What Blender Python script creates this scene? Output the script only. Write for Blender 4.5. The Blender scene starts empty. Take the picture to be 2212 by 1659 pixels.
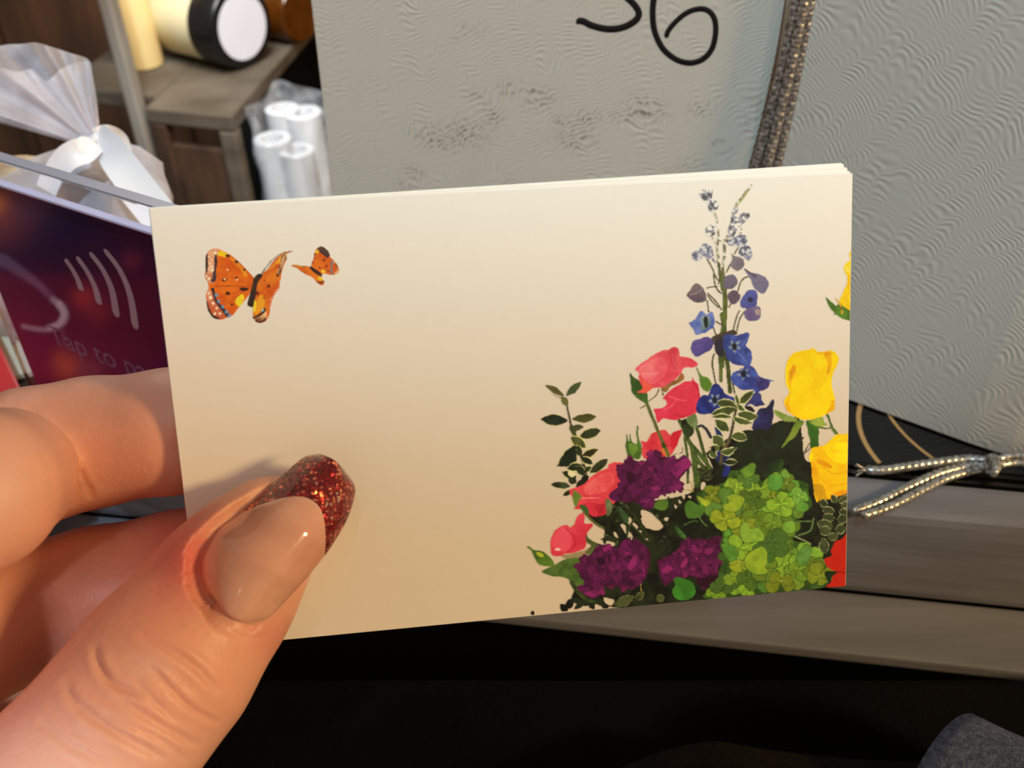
import bpy, bmesh, math, random
import numpy as np
from mathutils import Vector, Matrix
random.seed(7); RNG = np.random.default_rng(7)
scene = bpy.context.scene
COL = scene.collection

# ------------------------------------------------------------------ camera
F = 2000.0; CXP, CYP = 1106.0, 829.5
TH = math.radians(38.0); ST, CT = math.sin(TH), math.cos(TH)
ZC = 0.90; HC = 0.146
CAM = np.array([0.0, 0.0, ZC + HC])
RGT = np.array([1.0, 0, 0]); UPV = np.array([0, ST, CT]); FWD = np.array([0, CT, -ST])
cd = bpy.data.cameras.new('camera'); cam = bpy.data.objects.new('camera', cd); COL.objects.link(cam)
cam.location = CAM; cam.rotation_euler = (math.pi/2 - TH, 0, 0)
cd.sensor_fit = 'HORIZONTAL'; cd.sensor_width = 36.0; cd.lens = 36.0*F/2212.0
cd.clip_start = 0.004; cd.clip_end = 50
cd.dof.use_dof = True; cd.dof.focus_distance = 0.136; cd.dof.aperture_fstop = 32.0
scene.camera = cam

# ------------------------------------------------------------------ world and lights
w = bpy.data.worlds.new('world'); scene.world = w; w.use_nodes = True
bg = w.node_tree.nodes['Background']; bg.inputs[0].default_value = (1.0, 0.76, 0.56, 1); bg.inputs[1].default_value = 0.31
def area(name, loc, target, size, power, color, size_y=None):
    l = bpy.data.lights.new(name, 'AREA'); l.energy = power; l.color = color; l.size = size
    if size_y: l.shape = 'RECTANGLE'; l.size_y = size_y
    o = bpy.data.objects.new(name, l); COL.objects.link(o); o.location = loc
    o.rotation_euler = (Vector(target) - Vector(loc)).to_track_quat('-Z', 'Y').to_euler()
    return o
area('warm_lamp', (0.84, -0.305, 1.38), (0.0, 0.12, 0.98), 0.13, 7.4, (1.0, 0.68, 0.30))
def spot(name, loc, target, half, power, color, blend, soft):
    l = bpy.data.lights.new(name, 'SPOT'); l.energy = power; l.color = color; l.spot_size = 2*math.radians(half); l.spot_blend = blend; l.shadow_soft_size = soft
    o = bpy.data.objects.new(name, l); COL.objects.link(o); o.location = loc; o.rotation_euler = (Vector(target)-Vector(loc)).to_track_quat('-Z', 'Y').to_euler(); return o
_t = CAM+0.106*(FWD+(40-CXP)/F*RGT-(1730-CYP)/F*UPV)
spot('thumb_fill_spot', tuple(CAM+np.array([-0.13, -0.27, 0.13])), tuple(_t), 3.9, 3.6, (1.0, 0.84, 0.88), 1.0, 0.01)  # added narrow beam, brightens only the thumb base
area('crate_fill_light', (-0.14, 0.46, 1.18), (-0.2, 0.62, 0.80), 0.16, 2.6, (1.0, 0.93, 0.84))  # added fill close above the crate for the jar and tubes
# added cool spot: its soft cone rim stands in for the phone's shadow edge
sl = bpy.data.lights.new('cool_key_spot', 'SPOT'); so = bpy.data.objects.new('cool_key_spot', sl); COL.objects.link(so)
SPOS = np.array([0.05, -0.42, 1.98]); rim = CAM+0.121*(FWD-(805-CYP)/F*UPV); dv = rim-SPOS; dv /= np.linalg.norm(dv)
HALF = math.radians(24); ca, sa = math.cos(HALF), math.sin(HALF)
axv = np.array([dv[0], dv[1]*ca-dv[2]*sa, dv[1]*sa+dv[2]*ca])
so.location = SPOS; so.rotation_euler = Vector(axv).to_track_quat('-Z', 'Y').to_euler()
sl.energy = 46.0; sl.color = (0.53, 0.81, 1.0); sl.spot_size = 2*HALF; sl.spot_blend = 0.085; sl.shadow_soft_size = 0.03
vs = scene.view_settings; vs.view_transform = 'Standard'; vs.look = 'None'; vs.exposure = 0.0; vs.gamma = 1.0
try: vs.use_curve_mapping = False
except Exception: pass

# ------------------------------------------------------------------ helpers
def W(px, py, d):
    return CAM + d*(FWD + (px-CXP)/F*RGT - (py-CYP)/F*UPV)
def ray(px, py): return FWD + (px-CXP)/F*RGT - (py-CYP)/F*UPV
def hit(px, py, P0, n):
    r = ray(px, py); t = np.dot(np.array(P0)-CAM, n)/np.dot(r, n); return CAM + t*r
def onz(px, py, z): return hit(px, py, (0, 0, ZC+z), np.array([0, 0, 1.0]))
def proj(p):
    q = np.asarray(p)-CAM; d = q@FWD
    return CXP + F*(q@RGT)/d, CYP - F*(q@UPV)/d
def s2l(c):
    c = np.asarray(c, float)/255.0
    return np.where(c <= 0.04045, c/12.92, ((c+0.055)/1.055)**2.4)
def lin(c): v = s2l(c); return (float(v[0]), float(v[1]), float(v[2]), 1.0)

def mat(name, col, rough=0.6, metal=0.0, var=0.12, scale=60.0, bump=0.0, bscale=400.0, stretch=(1, 1, 1), spec=0.5, col2=None, **kw):
    m = bpy.data.materials.new(name); m.use_nodes = True
    nt = m.node_tree; N = nt.nodes; L = nt.links; b = N['Principled BSDF']
    tc = N.new('ShaderNodeTexCoord'); mp = N.new('ShaderNodeMapping'); mp.inputs['Scale'].default_value = stretch
    L.new(tc.outputs['Object'], mp.inputs[0])
    nz = N.new('ShaderNodeTexNoise'); nz.inputs['Scale'].default_value = scale; nz.inputs['Detail'].default_value = 6
    L.new(mp.outputs[0], nz.inputs['Vector'])
    rp = N.new('ShaderNodeValToRGB')
    c1 = lin(col); c2 = lin(col2) if col2 is not None else tuple(min(1, x*(1-var)) for x in c1[:3])+(1,)
    rp.color_ramp.elements[0].position = 0.35; rp.color_ramp.elements[1].position = 0.68
    rp.color_ramp.elements[0].color = c2; rp.color_ramp.elements[1].color = c1
    L.new(nz.outputs['Fac'], rp.inputs[0]); L.new(rp.outputs[0], b.inputs['Base Color'])
    b.inputs['Roughness'].default_value = rough; b.inputs['Metallic'].default_value = metal
    b.inputs['Specular IOR Level'].default_value = spec
    if bump:
        n2 = N.new('ShaderNodeTexNoise'); n2.inputs['Scale'].default_value = bscale; n2.inputs['Detail'].default_value = 4
        L.new(mp.outputs[0], n2.inputs['Vector'])
        bp = N.new('ShaderNodeBump'); bp.inputs['Strength'].default_value = bump; bp.inputs['Distance'].default_value = 0.001
        L.new(n2.outputs['Fac'], bp.inputs['Height']); L.new(bp.outputs[0], b.inputs['Normal'])
    for k, v in kw.items(): b.inputs[k].default_value = v
    return m

def mk(name, verts, faces, m, parent=None, smooth=True):
    me = bpy.data.meshes.new(name); me.from_pydata([tuple(map(float, v)) for v in verts], [], [tuple(map(int, f)) for f in faces]); me.update()
    if smooth: me.polygons.foreach_set('use_smooth', [True]*len(me.polygons))
    if m: me.materials.append(m)
    o = bpy.data.objects.new(name, me); COL.objects.link(o)
    par(o, parent); return o
def par(o, parent):
    if parent is not None:
        o.parent = parent
        def wm(p):
            m = Matrix.Translation(p.location)
            return wm(p.parent) @ p.matrix_parent_inverse @ m if p.parent else m
        o.matrix_parent_inverse = wm(parent).inverted()
def tag(o, label, cat, group=None, kind=None):
    if label: o['label'] = label
    if cat: o['category'] = cat
    if group: o['group'] = group
    if kind: o['kind'] = kind
    return o
def empty(name, loc, label, cat, group=None):
    o = bpy.data.objects.new(name, None); COL.objects.link(o); o.location = tuple(map(float, loc)); o.empty_display_size = 0.01
    return tag(o, label, cat, group)
def fixn(o):
    bm = bmesh.new(); bm.from_mesh(o.data); bmesh.ops.recalc_face_normals(bm, faces=bm.faces); bm.to_mesh(o.data); bm.free(); return o
def box(name, c, size, m, parent=None, rotz=0.0, bev=0.001, rot=None):
    bm = bmesh.new(); bmesh.ops.create_cube(bm, size=1.0)
    for v in bm.verts: v.co = Vector((v.co.x*size[0], v.co.y*size[1], v.co.z*size[2]))
    if bev: bmesh.ops.bevel(bm, geom=bm.edges[:], offset=bev, segments=2, affect='EDGES', profile=0.7)
    R = rot if rot is not None else Matrix.Rotation(rotz, 3, 'Z')
    for v in bm.verts: v.co = R @ v.co + Vector(tuple(map(float, c)))
    me = bpy.data.meshes.new(name); bm.to_mesh(me); bm.free()
    if m: me.materials.append(m)
    o = bpy.data.objects.new(name, me); COL.objects.link(o); par(o, parent); return o
def frame(axis, hint=(0, 0, 1)):
    a = np.array(axis, float); a /= np.linalg.norm(a); h = np.array(hint, float)
    if abs(a@h/np.linalg.norm(h)) > 0.95: h = np.array([1.0, 0, 0])
    u = np.cross(h, a); u /= np.linalg.norm(u); v = np.cross(a, u); return u, v, a
def lathe(name, base, axis, prof, m, parent=None, n=48, smooth=True):
    u, v, a = frame(axis); vs_, fs = [], []
    for (r, h) in prof:
        for i in range(n):
            t = 2*math.pi*i/n; vs_.append(np.array(base)+a*h+r*(math.cos(t)*u+math.sin(t)*v))
    for j in range(len(prof)-1):
        for i in range(n):
            k = (i+1) % n; fs.append((j*n+i, j*n+k, (j+1)*n+k, (j+1)*n+i))
    fs.append(tuple(reversed(range(n)))); fs.append(tuple(range((len(prof)-1)*n, len(prof)*n)))
    o = mk(name, vs_, fs, m, parent, smooth); fixn(o)
    if smooth:
        md = o.modifiers.new('sharp', 'EDGE_SPLIT'); md.split_angle = math.radians(40)
    return o
def crom(P, n=8, closed=False):
    P = np.asarray(P, float); N = len(P); out = []
    for i in range(N if closed else N-1):
        if closed: p0, p1, p2, p3 = P[(i-1) % N], P[i], P[(i+1) % N], P[(i+2) % N]
        else: p0, p1, p2, p3 = P[max(i-1, 0)], P[i], P[i+1], P[min(i+2, N-1)]
        for k in range(n):
            t = k/n; out.append(0.5*((2*p1)+(-p0+p2)*t+(2*p0-5*p1+4*p2-p3)*t*t+(-p0+3*p1-3*p2+p3)*t**3))
    if not closed: out.append(P[-1])
    return np.array(out)
def resample(P, step):
    P = np.asarray(P); s = np.r_[0, np.cumsum(np.linalg.norm(np.diff(P, axis=0), axis=1))]
    t = np.linspace(0, s[-1], max(2, int(s[-1]/step)+1)); return np.stack([np.interp(t, s, P[:, k]) for k in range(P.shape[1])], 1), t
def cord(name, pts, r, m, parent=None, n=14, step=0.00022, amp=0.13, pitch=0.0021, hint=(0.3, -1, 0.2), flat=1.0, twist=False):
    P, t = resample(crom(pts, 12), step); vs_, fs = [], []
    T = np.gradient(P, axis=0); T /= np.linalg.norm(T, axis=1)[:, None]
    L = t[-1]
    for i in range(len(P)):
        u, v, a = frame(T[i], hint)
        for k in range(n):
            q = 2*math.pi*k/n; z = 2*math.pi*t[i]/pitch
            if twist: hgt = abs(math.sin(1.5*q + z*0.5))
            else: hgt = max(math.sin(3*q+z), math.sin(3*q-z))
            e = min(1.0, min(t[i], L-t[i])/(r*0.7)+0.25)
            rr = r*(1-amp+amp*hgt)*math.sqrt(min(1, e))
            vs_.append(P[i]+rr*(math.cos(q)*u+flat*math.sin(q)*v))
    M_ = len(P)
    for i in range(M_-1):
        for k in range(n):
            k2 = (k+1) % n; fs.append((i*n+k, i*n+k2, (i+1)*n+k2, (i+1)*n+k))
    fs.append(tuple(reversed(range(n)))); fs.append(tuple(range((M_-1)*n, M_*n)))
    return fixn(mk(name, vs_, fs, m, parent))
def _h(ix, iy, s):
    n = (ix.astype(np.int64)*374761393 + iy.astype(np.int64)*668265263 + s*974634541) & 0x7fffffff
    n = ((n ^ (n >> 13))*1274126177) & 0x7fffffff
    return ((n ^ (n >> 16)) & 0xffff)/65535.0
def vn(X, Y, sc, seed=0, oct=3):
    out = np.zeros_like(X, dtype=float); amp = 1.0; tot = 0
    for o in range(oct):
        x = X/sc; y = Y/sc; ix = np.floor(x); iy = np.floor(y); fx = x-ix; fy = y-iy
        fx = fx*fx*(3-2*fx); fy = fy*fy*(3-2*fy)
        a = _h(ix, iy, seed+o); b = _h(ix+1, iy, seed+o); c = _h(ix, iy+1, seed+o); d = _h(ix+1, iy+1, seed+o)
        out += amp*((a*(1-fx)+b*fx)*(1-fy)+(c*(1-fx)+d*fx)*fy); tot += amp; amp *= 0.5; sc = sc/2
    return out/tot
def sst(a, b, x): t = np.clip((x-a)/(b-a), 0, 1); return t*t*(3-2*t)
def colattr(o, cols, name='print'):
    a = o.data.color_attributes.new(name, 'FLOAT_COLOR', 'POINT')
    c = np.ones((len(o.data.vertices), 4), np.float32); c[:, :cols.shape[1]] = cols; a.data.foreach_set('color', c.ravel())
# ------------------------------------------------------------------ the setting
M_wall = mat('dark_stained_wood', (104, 70, 46), 0.6, col2=(62, 40, 26), scale=9, stretch=(3, 1, 0.35), bump=0.3, bscale=60)
M_floor = mat('dark_floor', (30, 26, 24), 0.7, scale=12)
M_wood = mat('grey_washed_wood', (128, 128, 136), 0.55, col2=(110, 109, 114), scale=55, stretch=(0.25, 2.5, 6), bump=0.12, bscale=150)
M_black = mat('shade_black', (5, 5, 5), 0.7, scale=40, spec=0.08)  # deep shade below the ledge and crate top put into the colour
fl = box('floor', (0, 0.3, -0.02), (6, 6, 0.04), M_floor, bev=0); tag(fl, None, None, kind='structure')
wb = empty('wall_back', (0, 1.12, 0), None, None); wb['kind'] = 'structure'
for i in range(16):
    box('plank', (-1.5+0.2*i, 1.12+random.uniform(-.003, .003), 1.2), (0.196, 0.02, 2.4), M_wall, wb, bev=0.003)

# counter: riser with glass top and a ledge in front
a0 = onz(1850, 1107, 0); a1 = onz(2212, 1141, 0); du = (a1-a0)[:2]; du /= np.linalg.norm(du)
ang = math.atan2(du[1], du[0]); nn = np.array([-du[1], du[0]])      # nn points away from the viewer
if nn[1] < 0: nn = -nn
def ctr(u, v, z): return np.array([a0[0]+du[0]*u+nn[0]*v, a0[1]+du[1]*u+nn[1]*v, ZC+z])
cnt = empty('shop_counter', ctr(-0.05, 0.1, -0.9), 'pale grey washed wood counter with a stepped front ledge', 'counter')
RH = 0.026
box('riser_board', ctr(-0.05, 0.006, -RH/2), (0.9, 0.012, RH), M_wood, cnt, ang, 0.0022)
LD = 0.0178
box('ledge_board', ctr(-0.05, -LD/2, -RH-0.0015), (0.9, LD-0.0004, 0.003), M_wood, cnt, ang, 0.0008)
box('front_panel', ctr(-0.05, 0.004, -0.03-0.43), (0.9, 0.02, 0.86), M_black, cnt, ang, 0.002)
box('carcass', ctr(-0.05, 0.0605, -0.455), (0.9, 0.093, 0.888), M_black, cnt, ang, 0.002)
M_glass = mat('black_glass', (7, 7, 9), 0.10, var=0.3, spec=0.55)
M_gold = mat('gold_line', (225, 180, 120), 0.35, 0.6)
M_chr = mat('dark_steel', (60, 56, 50), 0.25, 0.9)
gp = empty('glass_panel', ctr(0, 0.1, -0.006), 'glossy black glass panel with thin gold ring lines under the grey booklet', 'panel')
GZ = -0.0006
box('glass_sheet', ctr(-0.05, 0.0175+0.0455, GZ-0.003), (0.9, 0.091, 0.006), M_glass, gp, ang, 0.0005)
for k, v in ((0, 0.0135), (1, 0.0162)):
    box('edge_strip', ctr(-0.05, v, GZ-0.0006), (0.9, 0.0012, 0.0022), M_chr, gp, ang, 0.0003)
def fitc(pts):
    A = np.array([[2*p[0], 2*p[1], 1] for p in pts]); b = np.array([p[0]**2+p[1]**2 for p in pts])
    s = np.linalg.lstsq(A, b, rcond=None)[0]; return s[:2], math.sqrt(s[2]+s[0]**2+s[1]**2)
arcA = [(1850, 926), (1892, 977), (1945, 1040), (2000, 1082), (2082, 1110)]
arcB = [(1914, 892), (1955, 935), (2008, 985), (2092, 1037), (2150, 1061), (2212, 1078)]
for arc, wd in ((arcA, 0.0011), (arcB, 0.0008)):
    c, r = fitc([onz(x, y, GZ) for x, y in arc]); vs_, fs = [], []; K = 200
    a_, b_ = [math.atan2(*(np.array(onz(x, y, GZ)[:2])-c)[::-1]) for x, y in (arc[0], arc[-1])]
    if b_ < a_: a_, b_ = b_, a_
    n_ = 0
    for i in range(K+1):
        t = a_-0.5+(b_-a_+1.0)*i/K
        row = []
        for rr, zz in ((r-wd/2, 0), (r-wd/2, 0.00012), (r+wd/2, 0.00012), (r+wd/2, 0)):
            row.append((c[0]+rr*math.cos(t), c[1]+rr*math.sin(t), ZC+GZ+zz))
        q = np.array(row[0][:2])-a0[:2]
        if q@nn < 0.0176 or q@nn > 0.107: continue
        vs_ += row
        if n_:
            for k in range(3): b0 = (n_-1)*4+k; fs.append((b0, b0+1, b0+5, b0+4))
        n_ += 1
    fixn(mk('gold_ring', vs_, fs, M_gold, gp, False))

# ------------------------------------------------------------------ booklet
def emboss_mat():
    m = bpy.data.materials.new('embossed_card'); m.use_nodes = True; nt = m.node_tree; N = nt.nodes; L = nt.links; b = N['Principled BSDF']
    def math_(op, x, y=None, z=None):
        n = N.new('ShaderNodeMath'); n.operation = op
        for i, q in enumerate((x, y, z)):
            if q is None: continue
            if isinstance(q, (int, float)): n.inputs[i].default_value = q
            else: L.new(q, n.inputs[i])
        return n.outputs[0]
    uv = N.new('ShaderNodeUVMap'); uv.uv_map = 'uv'
    nz = N.new('ShaderNodeTexNoise'); nz.inputs['Scale'].default_value = 0.055; nz.inputs['Detail'].default_value = 2; L.new(uv.outputs[0], nz.inputs['Vector'])
    sp = N.new('ShaderNodeSeparateXYZ'); L.new(uv.outputs[0], sp.inputs[0])
    sc = N.new('ShaderNodeSeparateColor'); L.new(nz.outputs['Color'], sc.inputs[0])
    x = math_('ADD', sp.outputs[0], math_('MULTIPLY', math_('SUBTRACT', sc.outputs[0], 0.5), 16.0))
    y = math_('ADD', sp.outputs[1], math_('MULTIPLY', math_('SUBTRACT', sc.outputs[1], 0.5), 16.0))
    ca, sa = math.cos(0.95), math.sin(0.95)
    al = math_('ADD', math_('MULTIPLY', x, ca), math_('MULTIPLY', y, sa))
    ac = math_('DIVIDE', math_('SUBTRACT', math_('MULTIPLY', y, ca), math_('MULTIPLY', x, sa)), 4.6)
    colm = math_('FLOOR', ac); fr = math_('SUBTRACT', math_('FRACT', ac), 0.5)
    wn = N.new('ShaderNodeTexWhiteNoise'); wn.noise_dimensions = '1D'; L.new(colm, wn.inputs['W'])
    ph = math_('ADD', math_('ADD', math_('MULTIPLY', al, 2*math.pi/1.3), math_('MULTIPLY', wn.outputs['Value'], 6.28)), math_('MULTIPLY', math_('MULTIPLY', fr, fr), 14.0))
    wv = math_('SINE', ph)
    n2 = N.new('ShaderNodeTexNoise'); n2.inputs['Scale'].default_value = 0.13; n2.inputs['Detail'].default_value = 2; L.new(uv.outputs[0], n2.inputs['Vector'])
    mr = N.new('ShaderNodeMapRange'); mr.inputs[1].default_value = 0.40; mr.inputs[2].default_value = 0.72; L.new(n2.outputs['Fac'], mr.inputs[0])
    env = math_('SUBTRACT', 1.0, math_('MULTIPLY', math_('MULTIPLY', fr, fr), 4.0))
    hgt = math_('MULTIPLY', math_('MULTIPLY', wv, math_('ADD', mr.outputs[0], 0.12)), env)
    bp = N.new('ShaderNodeBump'); bp.inputs['Strength'].default_value = 0.30; bp.inputs['Distance'].default_value = 0.00022
    L.new(hgt, bp.inputs['Height']); L.new(bp.outputs[0], b.inputs['Normal'])
    at = N.new('ShaderNodeAttribute'); at.attribute_name = 'print'
    # stains sit on the raised ripples and break up into specks
    n3 = N.new('ShaderNodeTexNoise'); n3.inputs['Scale'].default_value = 0.75; n3.inputs['Detail'].default_value = 5; n3.inputs['Roughness'].default_value = 0.65; L.new(uv.outputs[0], n3.inputs['Vector'])
    sv = math_('ADD', math_('MULTIPLY', wv, 0.13), n3.outputs['Fac'])
    s1 = N.new('ShaderNodeMapRange'); s1.inputs[1].default_value = 0.52; s1.inputs[2].default_value = 0.70; L.new(sv, s1.inputs[0])
    fac = math_('MULTIPLY', math_('MULTIPLY', s1.outputs[0], at.outputs['Fac']), 0.85)
    mx = N.new('ShaderNodeMix'); mx.data_type = 'RGBA'; mx.inputs['A'].default_value = lin((208, 197, 181)); mx.inputs['B'].default_value = lin((84, 66, 50))
    L.new(fac, mx.inputs['Factor']); L.new(mx.outputs['Result'], b.inputs['Base Color'])
    b.inputs['Roughness'].default_value = 0.5; b.inputs['Specular IOR Level'].default_value = 0.35
    return m
M_emb = emboss_mat()
M_edge = mat('card_board_edge', (205, 190, 170), 0.7)
SB = np.array([0.0584, 0.1986, ZC]); BH = 0.20
dR = np.array([0.026, -0.0176, 0]); dR /= np.linalg.norm(dR)
dL = np.array([-1, 0.36, 0]); dL /= np.linalg.norm(dL)
nL = np.array([-dL[1], dL[0], 0]);  nL = nL if nL[1] < 0 else -nL
lean = 0.012
bk = empty('booklet', SB, 'standing pale grey embossed booklet with handwritten number and dark smudges', 'booklet')
STAINS = [(1000,290,60,30),(1065,250,22,22),(1165,205,34,18),(1165,220,30,16),(1210,265,18,16),(1240,300,45,22),(1265,255,35,18),(1390,235,45,25),(1420,240,25,15),
 (1500,235,16,10),(1520,240,20,10),(1630,215,20,14),(1640,240,14,10),(1560,315,22,10),(1490,355,24,9),(1460,365,20,8),(1610,265,12,10),(1000,65,14,8),(1035,68,18,8),(985,85,10,8),
 (1030,205,22,10),(1100,190,26,14),(890,370,20,14),(870,398,16,10),(925,290,26,22),(960,310,50,14),(1380,205,20,8),(1100,395,16,8),(1340,255,30,9)]
def panel(name, path, curl, stains, parent):
    P, t = resample(np.array(path), 0.0015); nz_ = 120; vs_, fs, uvs = [], [], []
    thick = 0.0012
    Tn = np.gradient(P, axis=0); Tn /= np.linalg.norm(Tn, axis=1)[:, None]
    nr = np.stack([-Tn[:, 1], Tn[:, 0]], 1); nr[nr[:, 1] > 0] *= -1
    nu = len(P)
    for side in (0, 1):
        for j in range(nz_+1):
            h = BH*j/nz_
            for i in range(nu):
                off = -side*thick; y_l = lean*(h/BH)
                vs_.append((P[i, 0]+nr[i, 0]*off, P[i, 1]+nr[i, 1]*off+y_l, ZC+h)); uvs.append((t[i]*1000, h*1000))
    S = nu*(nz_+1)
    for side in (0, 1):
        for j in range(nz_):
            for i in range(nu-1):
                a = side*S+j*nu+i; fs.append((a, a+1, a+nu+1, a+nu))
    nfront = len(fs)
    for i in range(nu-1): fs.append((i, i+1, S+i+1, S+i)); q = nz_*nu+i; fs.append((q, q+1, S+q+1, S+q))
    for j in range(nz_):
        for i in (0, nu-1): q = j*nu+i; fs.append((q, q+nu, S+q+nu, S+q))
    o = mk(name, vs_, fs, M_emb, parent, False); o.data.materials.append(M_edge)
    for p in o.data.polygons[nfront:]: p.material_index = 1
    fixn(o)
    ul = o.data.uv_layers.new(name='uv'); li = np.zeros(len(o.data.loops), np.int32); o.data.loops.foreach_get('vertex_index', li)
    ul.data.foreach_set('uv', np.array(uvs, np.float32)[li].ravel())
    V = np.array(vs_); sx, sy = proj(V); st = np.zeros(len(V))
    for (x, y, rx, ry) in (STAINS if stains else [(1745, 250, 14, 16), (1825, 340, 16, 6), (1755, 130, 8, 8), (2060, 300, 10, 20)]):
        st = np.maximum(st, (1.0 if stains else 0.5)*np.exp(-((sx-x)/rx)**2-((sy-y)/ry)**2))
    st[S:] = 0
    colattr(o, np.stack([st]*3, 1)); return o
LEdge = hit(716, 400, SB, nL)[:2]
wL = np.linalg.norm(LEdge-SB[:2])
gut = [SB[:2]+dL[:2]*0.004+np.array([0, .0]), SB[:2]]
front = panel('front_cover', [SB[:2]+np.array([-0.0002, 0.0022]), SB[:2]+dL[:2]*0.003, SB[:2]+dL[:2]*0.010, SB[:2]+dL[:2]*wL], 0, True, bk)
c1 = onz(2128, 969, 0)[:2]
back = panel('back_cover', [SB[:2]+np.array([0.0002, 0.0022]), SB[:2]+dR[:2]*0.003, c1-dR[:2]*0.004, c1+np.array([0.004, -0.0022]), c1+np.array([0.050, -0.025])], 0, False, bk)
# handwritten digits on the cover
M_ink = mat('marker_ink', (22, 21, 23), 0.35, var=0.5, scale=500)
def stroke(name, pts, wpx, parent):
    P = crom(np.array(pts, float), 10); n0 = nL.copy(); vs_, fs = [], []
    nl = np.cross(dL, [0, lean/BH, 1.0]); nl /= np.linalg.norm(nl); nl = nl if nl[1] < 0 else -nl
    P3 = np.array([hit(x, y, SB, nl) for x, y in P]); T = np.gradient(P3, axis=0); T /= np.linalg.norm(T, axis=1)[:, None]
    up = np.cross(nl, T); n = len(P)
    for i in range(n):
        d = np.dot(P3[i]-CAM, FWD); hw = wpx[0]+(wpx[1]-wpx[0])*i/(n-1); hw = hw*0.5*d/F
        e = min(i, n-1-i)/4.0; hw *= math.sqrt(max(0.12, min(1, e)))
        for s, h in ((-1, 0.00001), (-0.9, 0.00006), (0.9, 0.00006), (1, 0.00001)): vs_.append(P3[i]+up[i]*s*hw+nl*h)
    for i in range(n-1):
        for k in range(3): a = i*4+k; fs.append((a, a+1, a+5, a+4))
    return fixn(mk(name, vs_, fs, M_ink, parent))
stroke('handwritten_digit', [(1252, 52), (1252, 46), (1262, 47), (1275, 54), (1300, 61), (1325, 63), (1352, 57), (1374, 43), (1380, 28), (1370, 10), (1350, -8), (1325, -20), (1352, -45), (1362, -75), (1340, -100), (1305, -105), (1275, -95)], (15, 14), front)
stroke('handwritten_digit', [(1432, -85), (1420, -40), (1412, 0), (1410, 35), (1415, 70), (1432, 105), (1460, 128), (1490, 136), (1518, 128), (1538, 105), (1546, 70), (1543, 40), (1528, 22), (1505, 20), (1480, 30), (1455, 52), (1442, 70), (1440, 82)], (14, 11), front)
# binding cord down the gutter
M_cord = mat('silver_cord', (196, 182, 168), 0.34, 0.55, col2=(96, 84, 76), scale=1400)
def spine_pt(px, py, off):  # point at the gutter, a little proud of the paper
    P0 = SB+np.array([0, -off, 0]); n = np.array([0.0, -1.0, lean/BH]); return hit(px, py, P0, n)
for (xt, xb, off, r) in ((1722, 1622, 0.0022, 0.00125), (1738, 1646, 0.0036, 0.00125), (1752, 1668, 0.0024, 0.00120)):
    pts = [spine_pt(xt+(xt-xb)*0.8, -380, off), spine_pt(xt+(xt-xb)*0.38, -180, off), spine_pt(xt, 0, off), spine_pt(xt+(xb-xt)*0.46, 200, off), spine_pt(xb+6, 380, off), spine_pt(xb-30, 560, off), spine_pt(xb-70, 735, off)]
    cord('binding_cord', pts, r, M_cord, bk)
M_cord2 = mat('silver_metallic_cord', (214, 212, 206), 0.24, 0.75, col2=(120, 116, 108), scale=1100)
def gz(px, py, h): return onz(px, py, GZ+h)
K0 = gz(2140, 1000, 0.0035)
kn = [gz(2136, 985, .0045), gz(2150, 1000, .005), gz(2148, 1022, .0045), gz(2136, 1018, .0026), gz(2132, 1000, .0028), gz(2144, 986, .003), gz(2158, 998, .0035), gz(2150, 1018, .003)]
cord('cord_knot', kn, 0.00095, M_cord2, bk, step=0.0003)
ends = [[(2142, 997, .003), (2090, 992, .0026), (2020, 1000, .0022), (1950, 1010, .0019), (1905, 1016, .0018), (1868, 1015, .0018)],
        [(2140, 1003, .0022), (2090, 1008, .0018), (2030, 1022, .0016), (1960, 1052, .0014), (1900, 1082, .0014), (1838, 1106, .0014)],
        [(2140, 1008, .0020), (2095, 1018, .0016), (2040, 1035, .0016), (1980, 1065, .0016), (1920, 1095, .0016), (1862, 1114, .0022)]]
for e, r in zip(ends, (0.00112, 0.00108, 0.0010)):
    cord('cord_end', [gz(*p) for p in e], r, M_cord2, bk, twist=True, amp=0.16, pitch=0.0016)
for e in ([(2146, 996, .0034), (2180, 986, .004), (2240, 984, .0045), (2330, 975, .006)], [(2146, 1008, .0026), (2190, 1000, .0026), (2250, 1004, .003), (2330, 985, .005)]):
    cord('cord_loop', [gz(*p) for p in e], 0.0009, M_cord2, bk, twist=True, amp=0.16, pitch=0.0016, step=0.0003)
# frayed cord end
ft = gz(1868, 1015, .0018)
for k in range(10):
    q = 2*math.pi*k/10; o1 = np.array([-0.0008, 0, 0])+0.001*np.array([-0.5+0.3*math.sin(3*k), math.cos(q), math.sin(q)])
    if k % 2 == 0: cord('frayed_thread', [ft+np.array([0.0012, 0, 0]), ft+o1*0.7, ft+o1*1.5], 0.00022, M_cord2, bk, n=6, amp=0)
# ------------------------------------------------------------------ rear table with crate, jars, tubes
M_crate = mat('weathered_crate_wood', (108, 98, 86), 0.65, col2=(78, 68, 56), scale=22, stretch=(1, 1, 4), bump=0.25, bscale=120)
M_crate_d = mat('brown_crate_wood', (92, 66, 48), 0.65, col2=(58, 40, 28), scale=18, stretch=(4, 1, 1), bump=0.25, bscale=120)
M_grey = mat('grey_painted_board', (150, 146, 140), 0.6, col2=(118, 108, 98), scale=30, stretch=(1, 1, 0.3), bump=0.2, bscale=90)
ZT = ZC-0.30
rt = empty('rear_table', (-0.2, 0.72, 0), 'dark brown table behind the counter carrying the wooden crate', 'table')
box('table_top', (-0.2, 0.74, ZT-0.015), (1.5, 0.5, 0.03), M_crate_d, rt, bev=0.003)
for sx in (-0.9, 0.5):
    for sy in (0.53, 0.95): box('leg', (sx, sy, (ZT-0.03)/2), (0.05, 0.05, ZT-0.03), M_crate_d, rt, bev=0.003)
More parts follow.
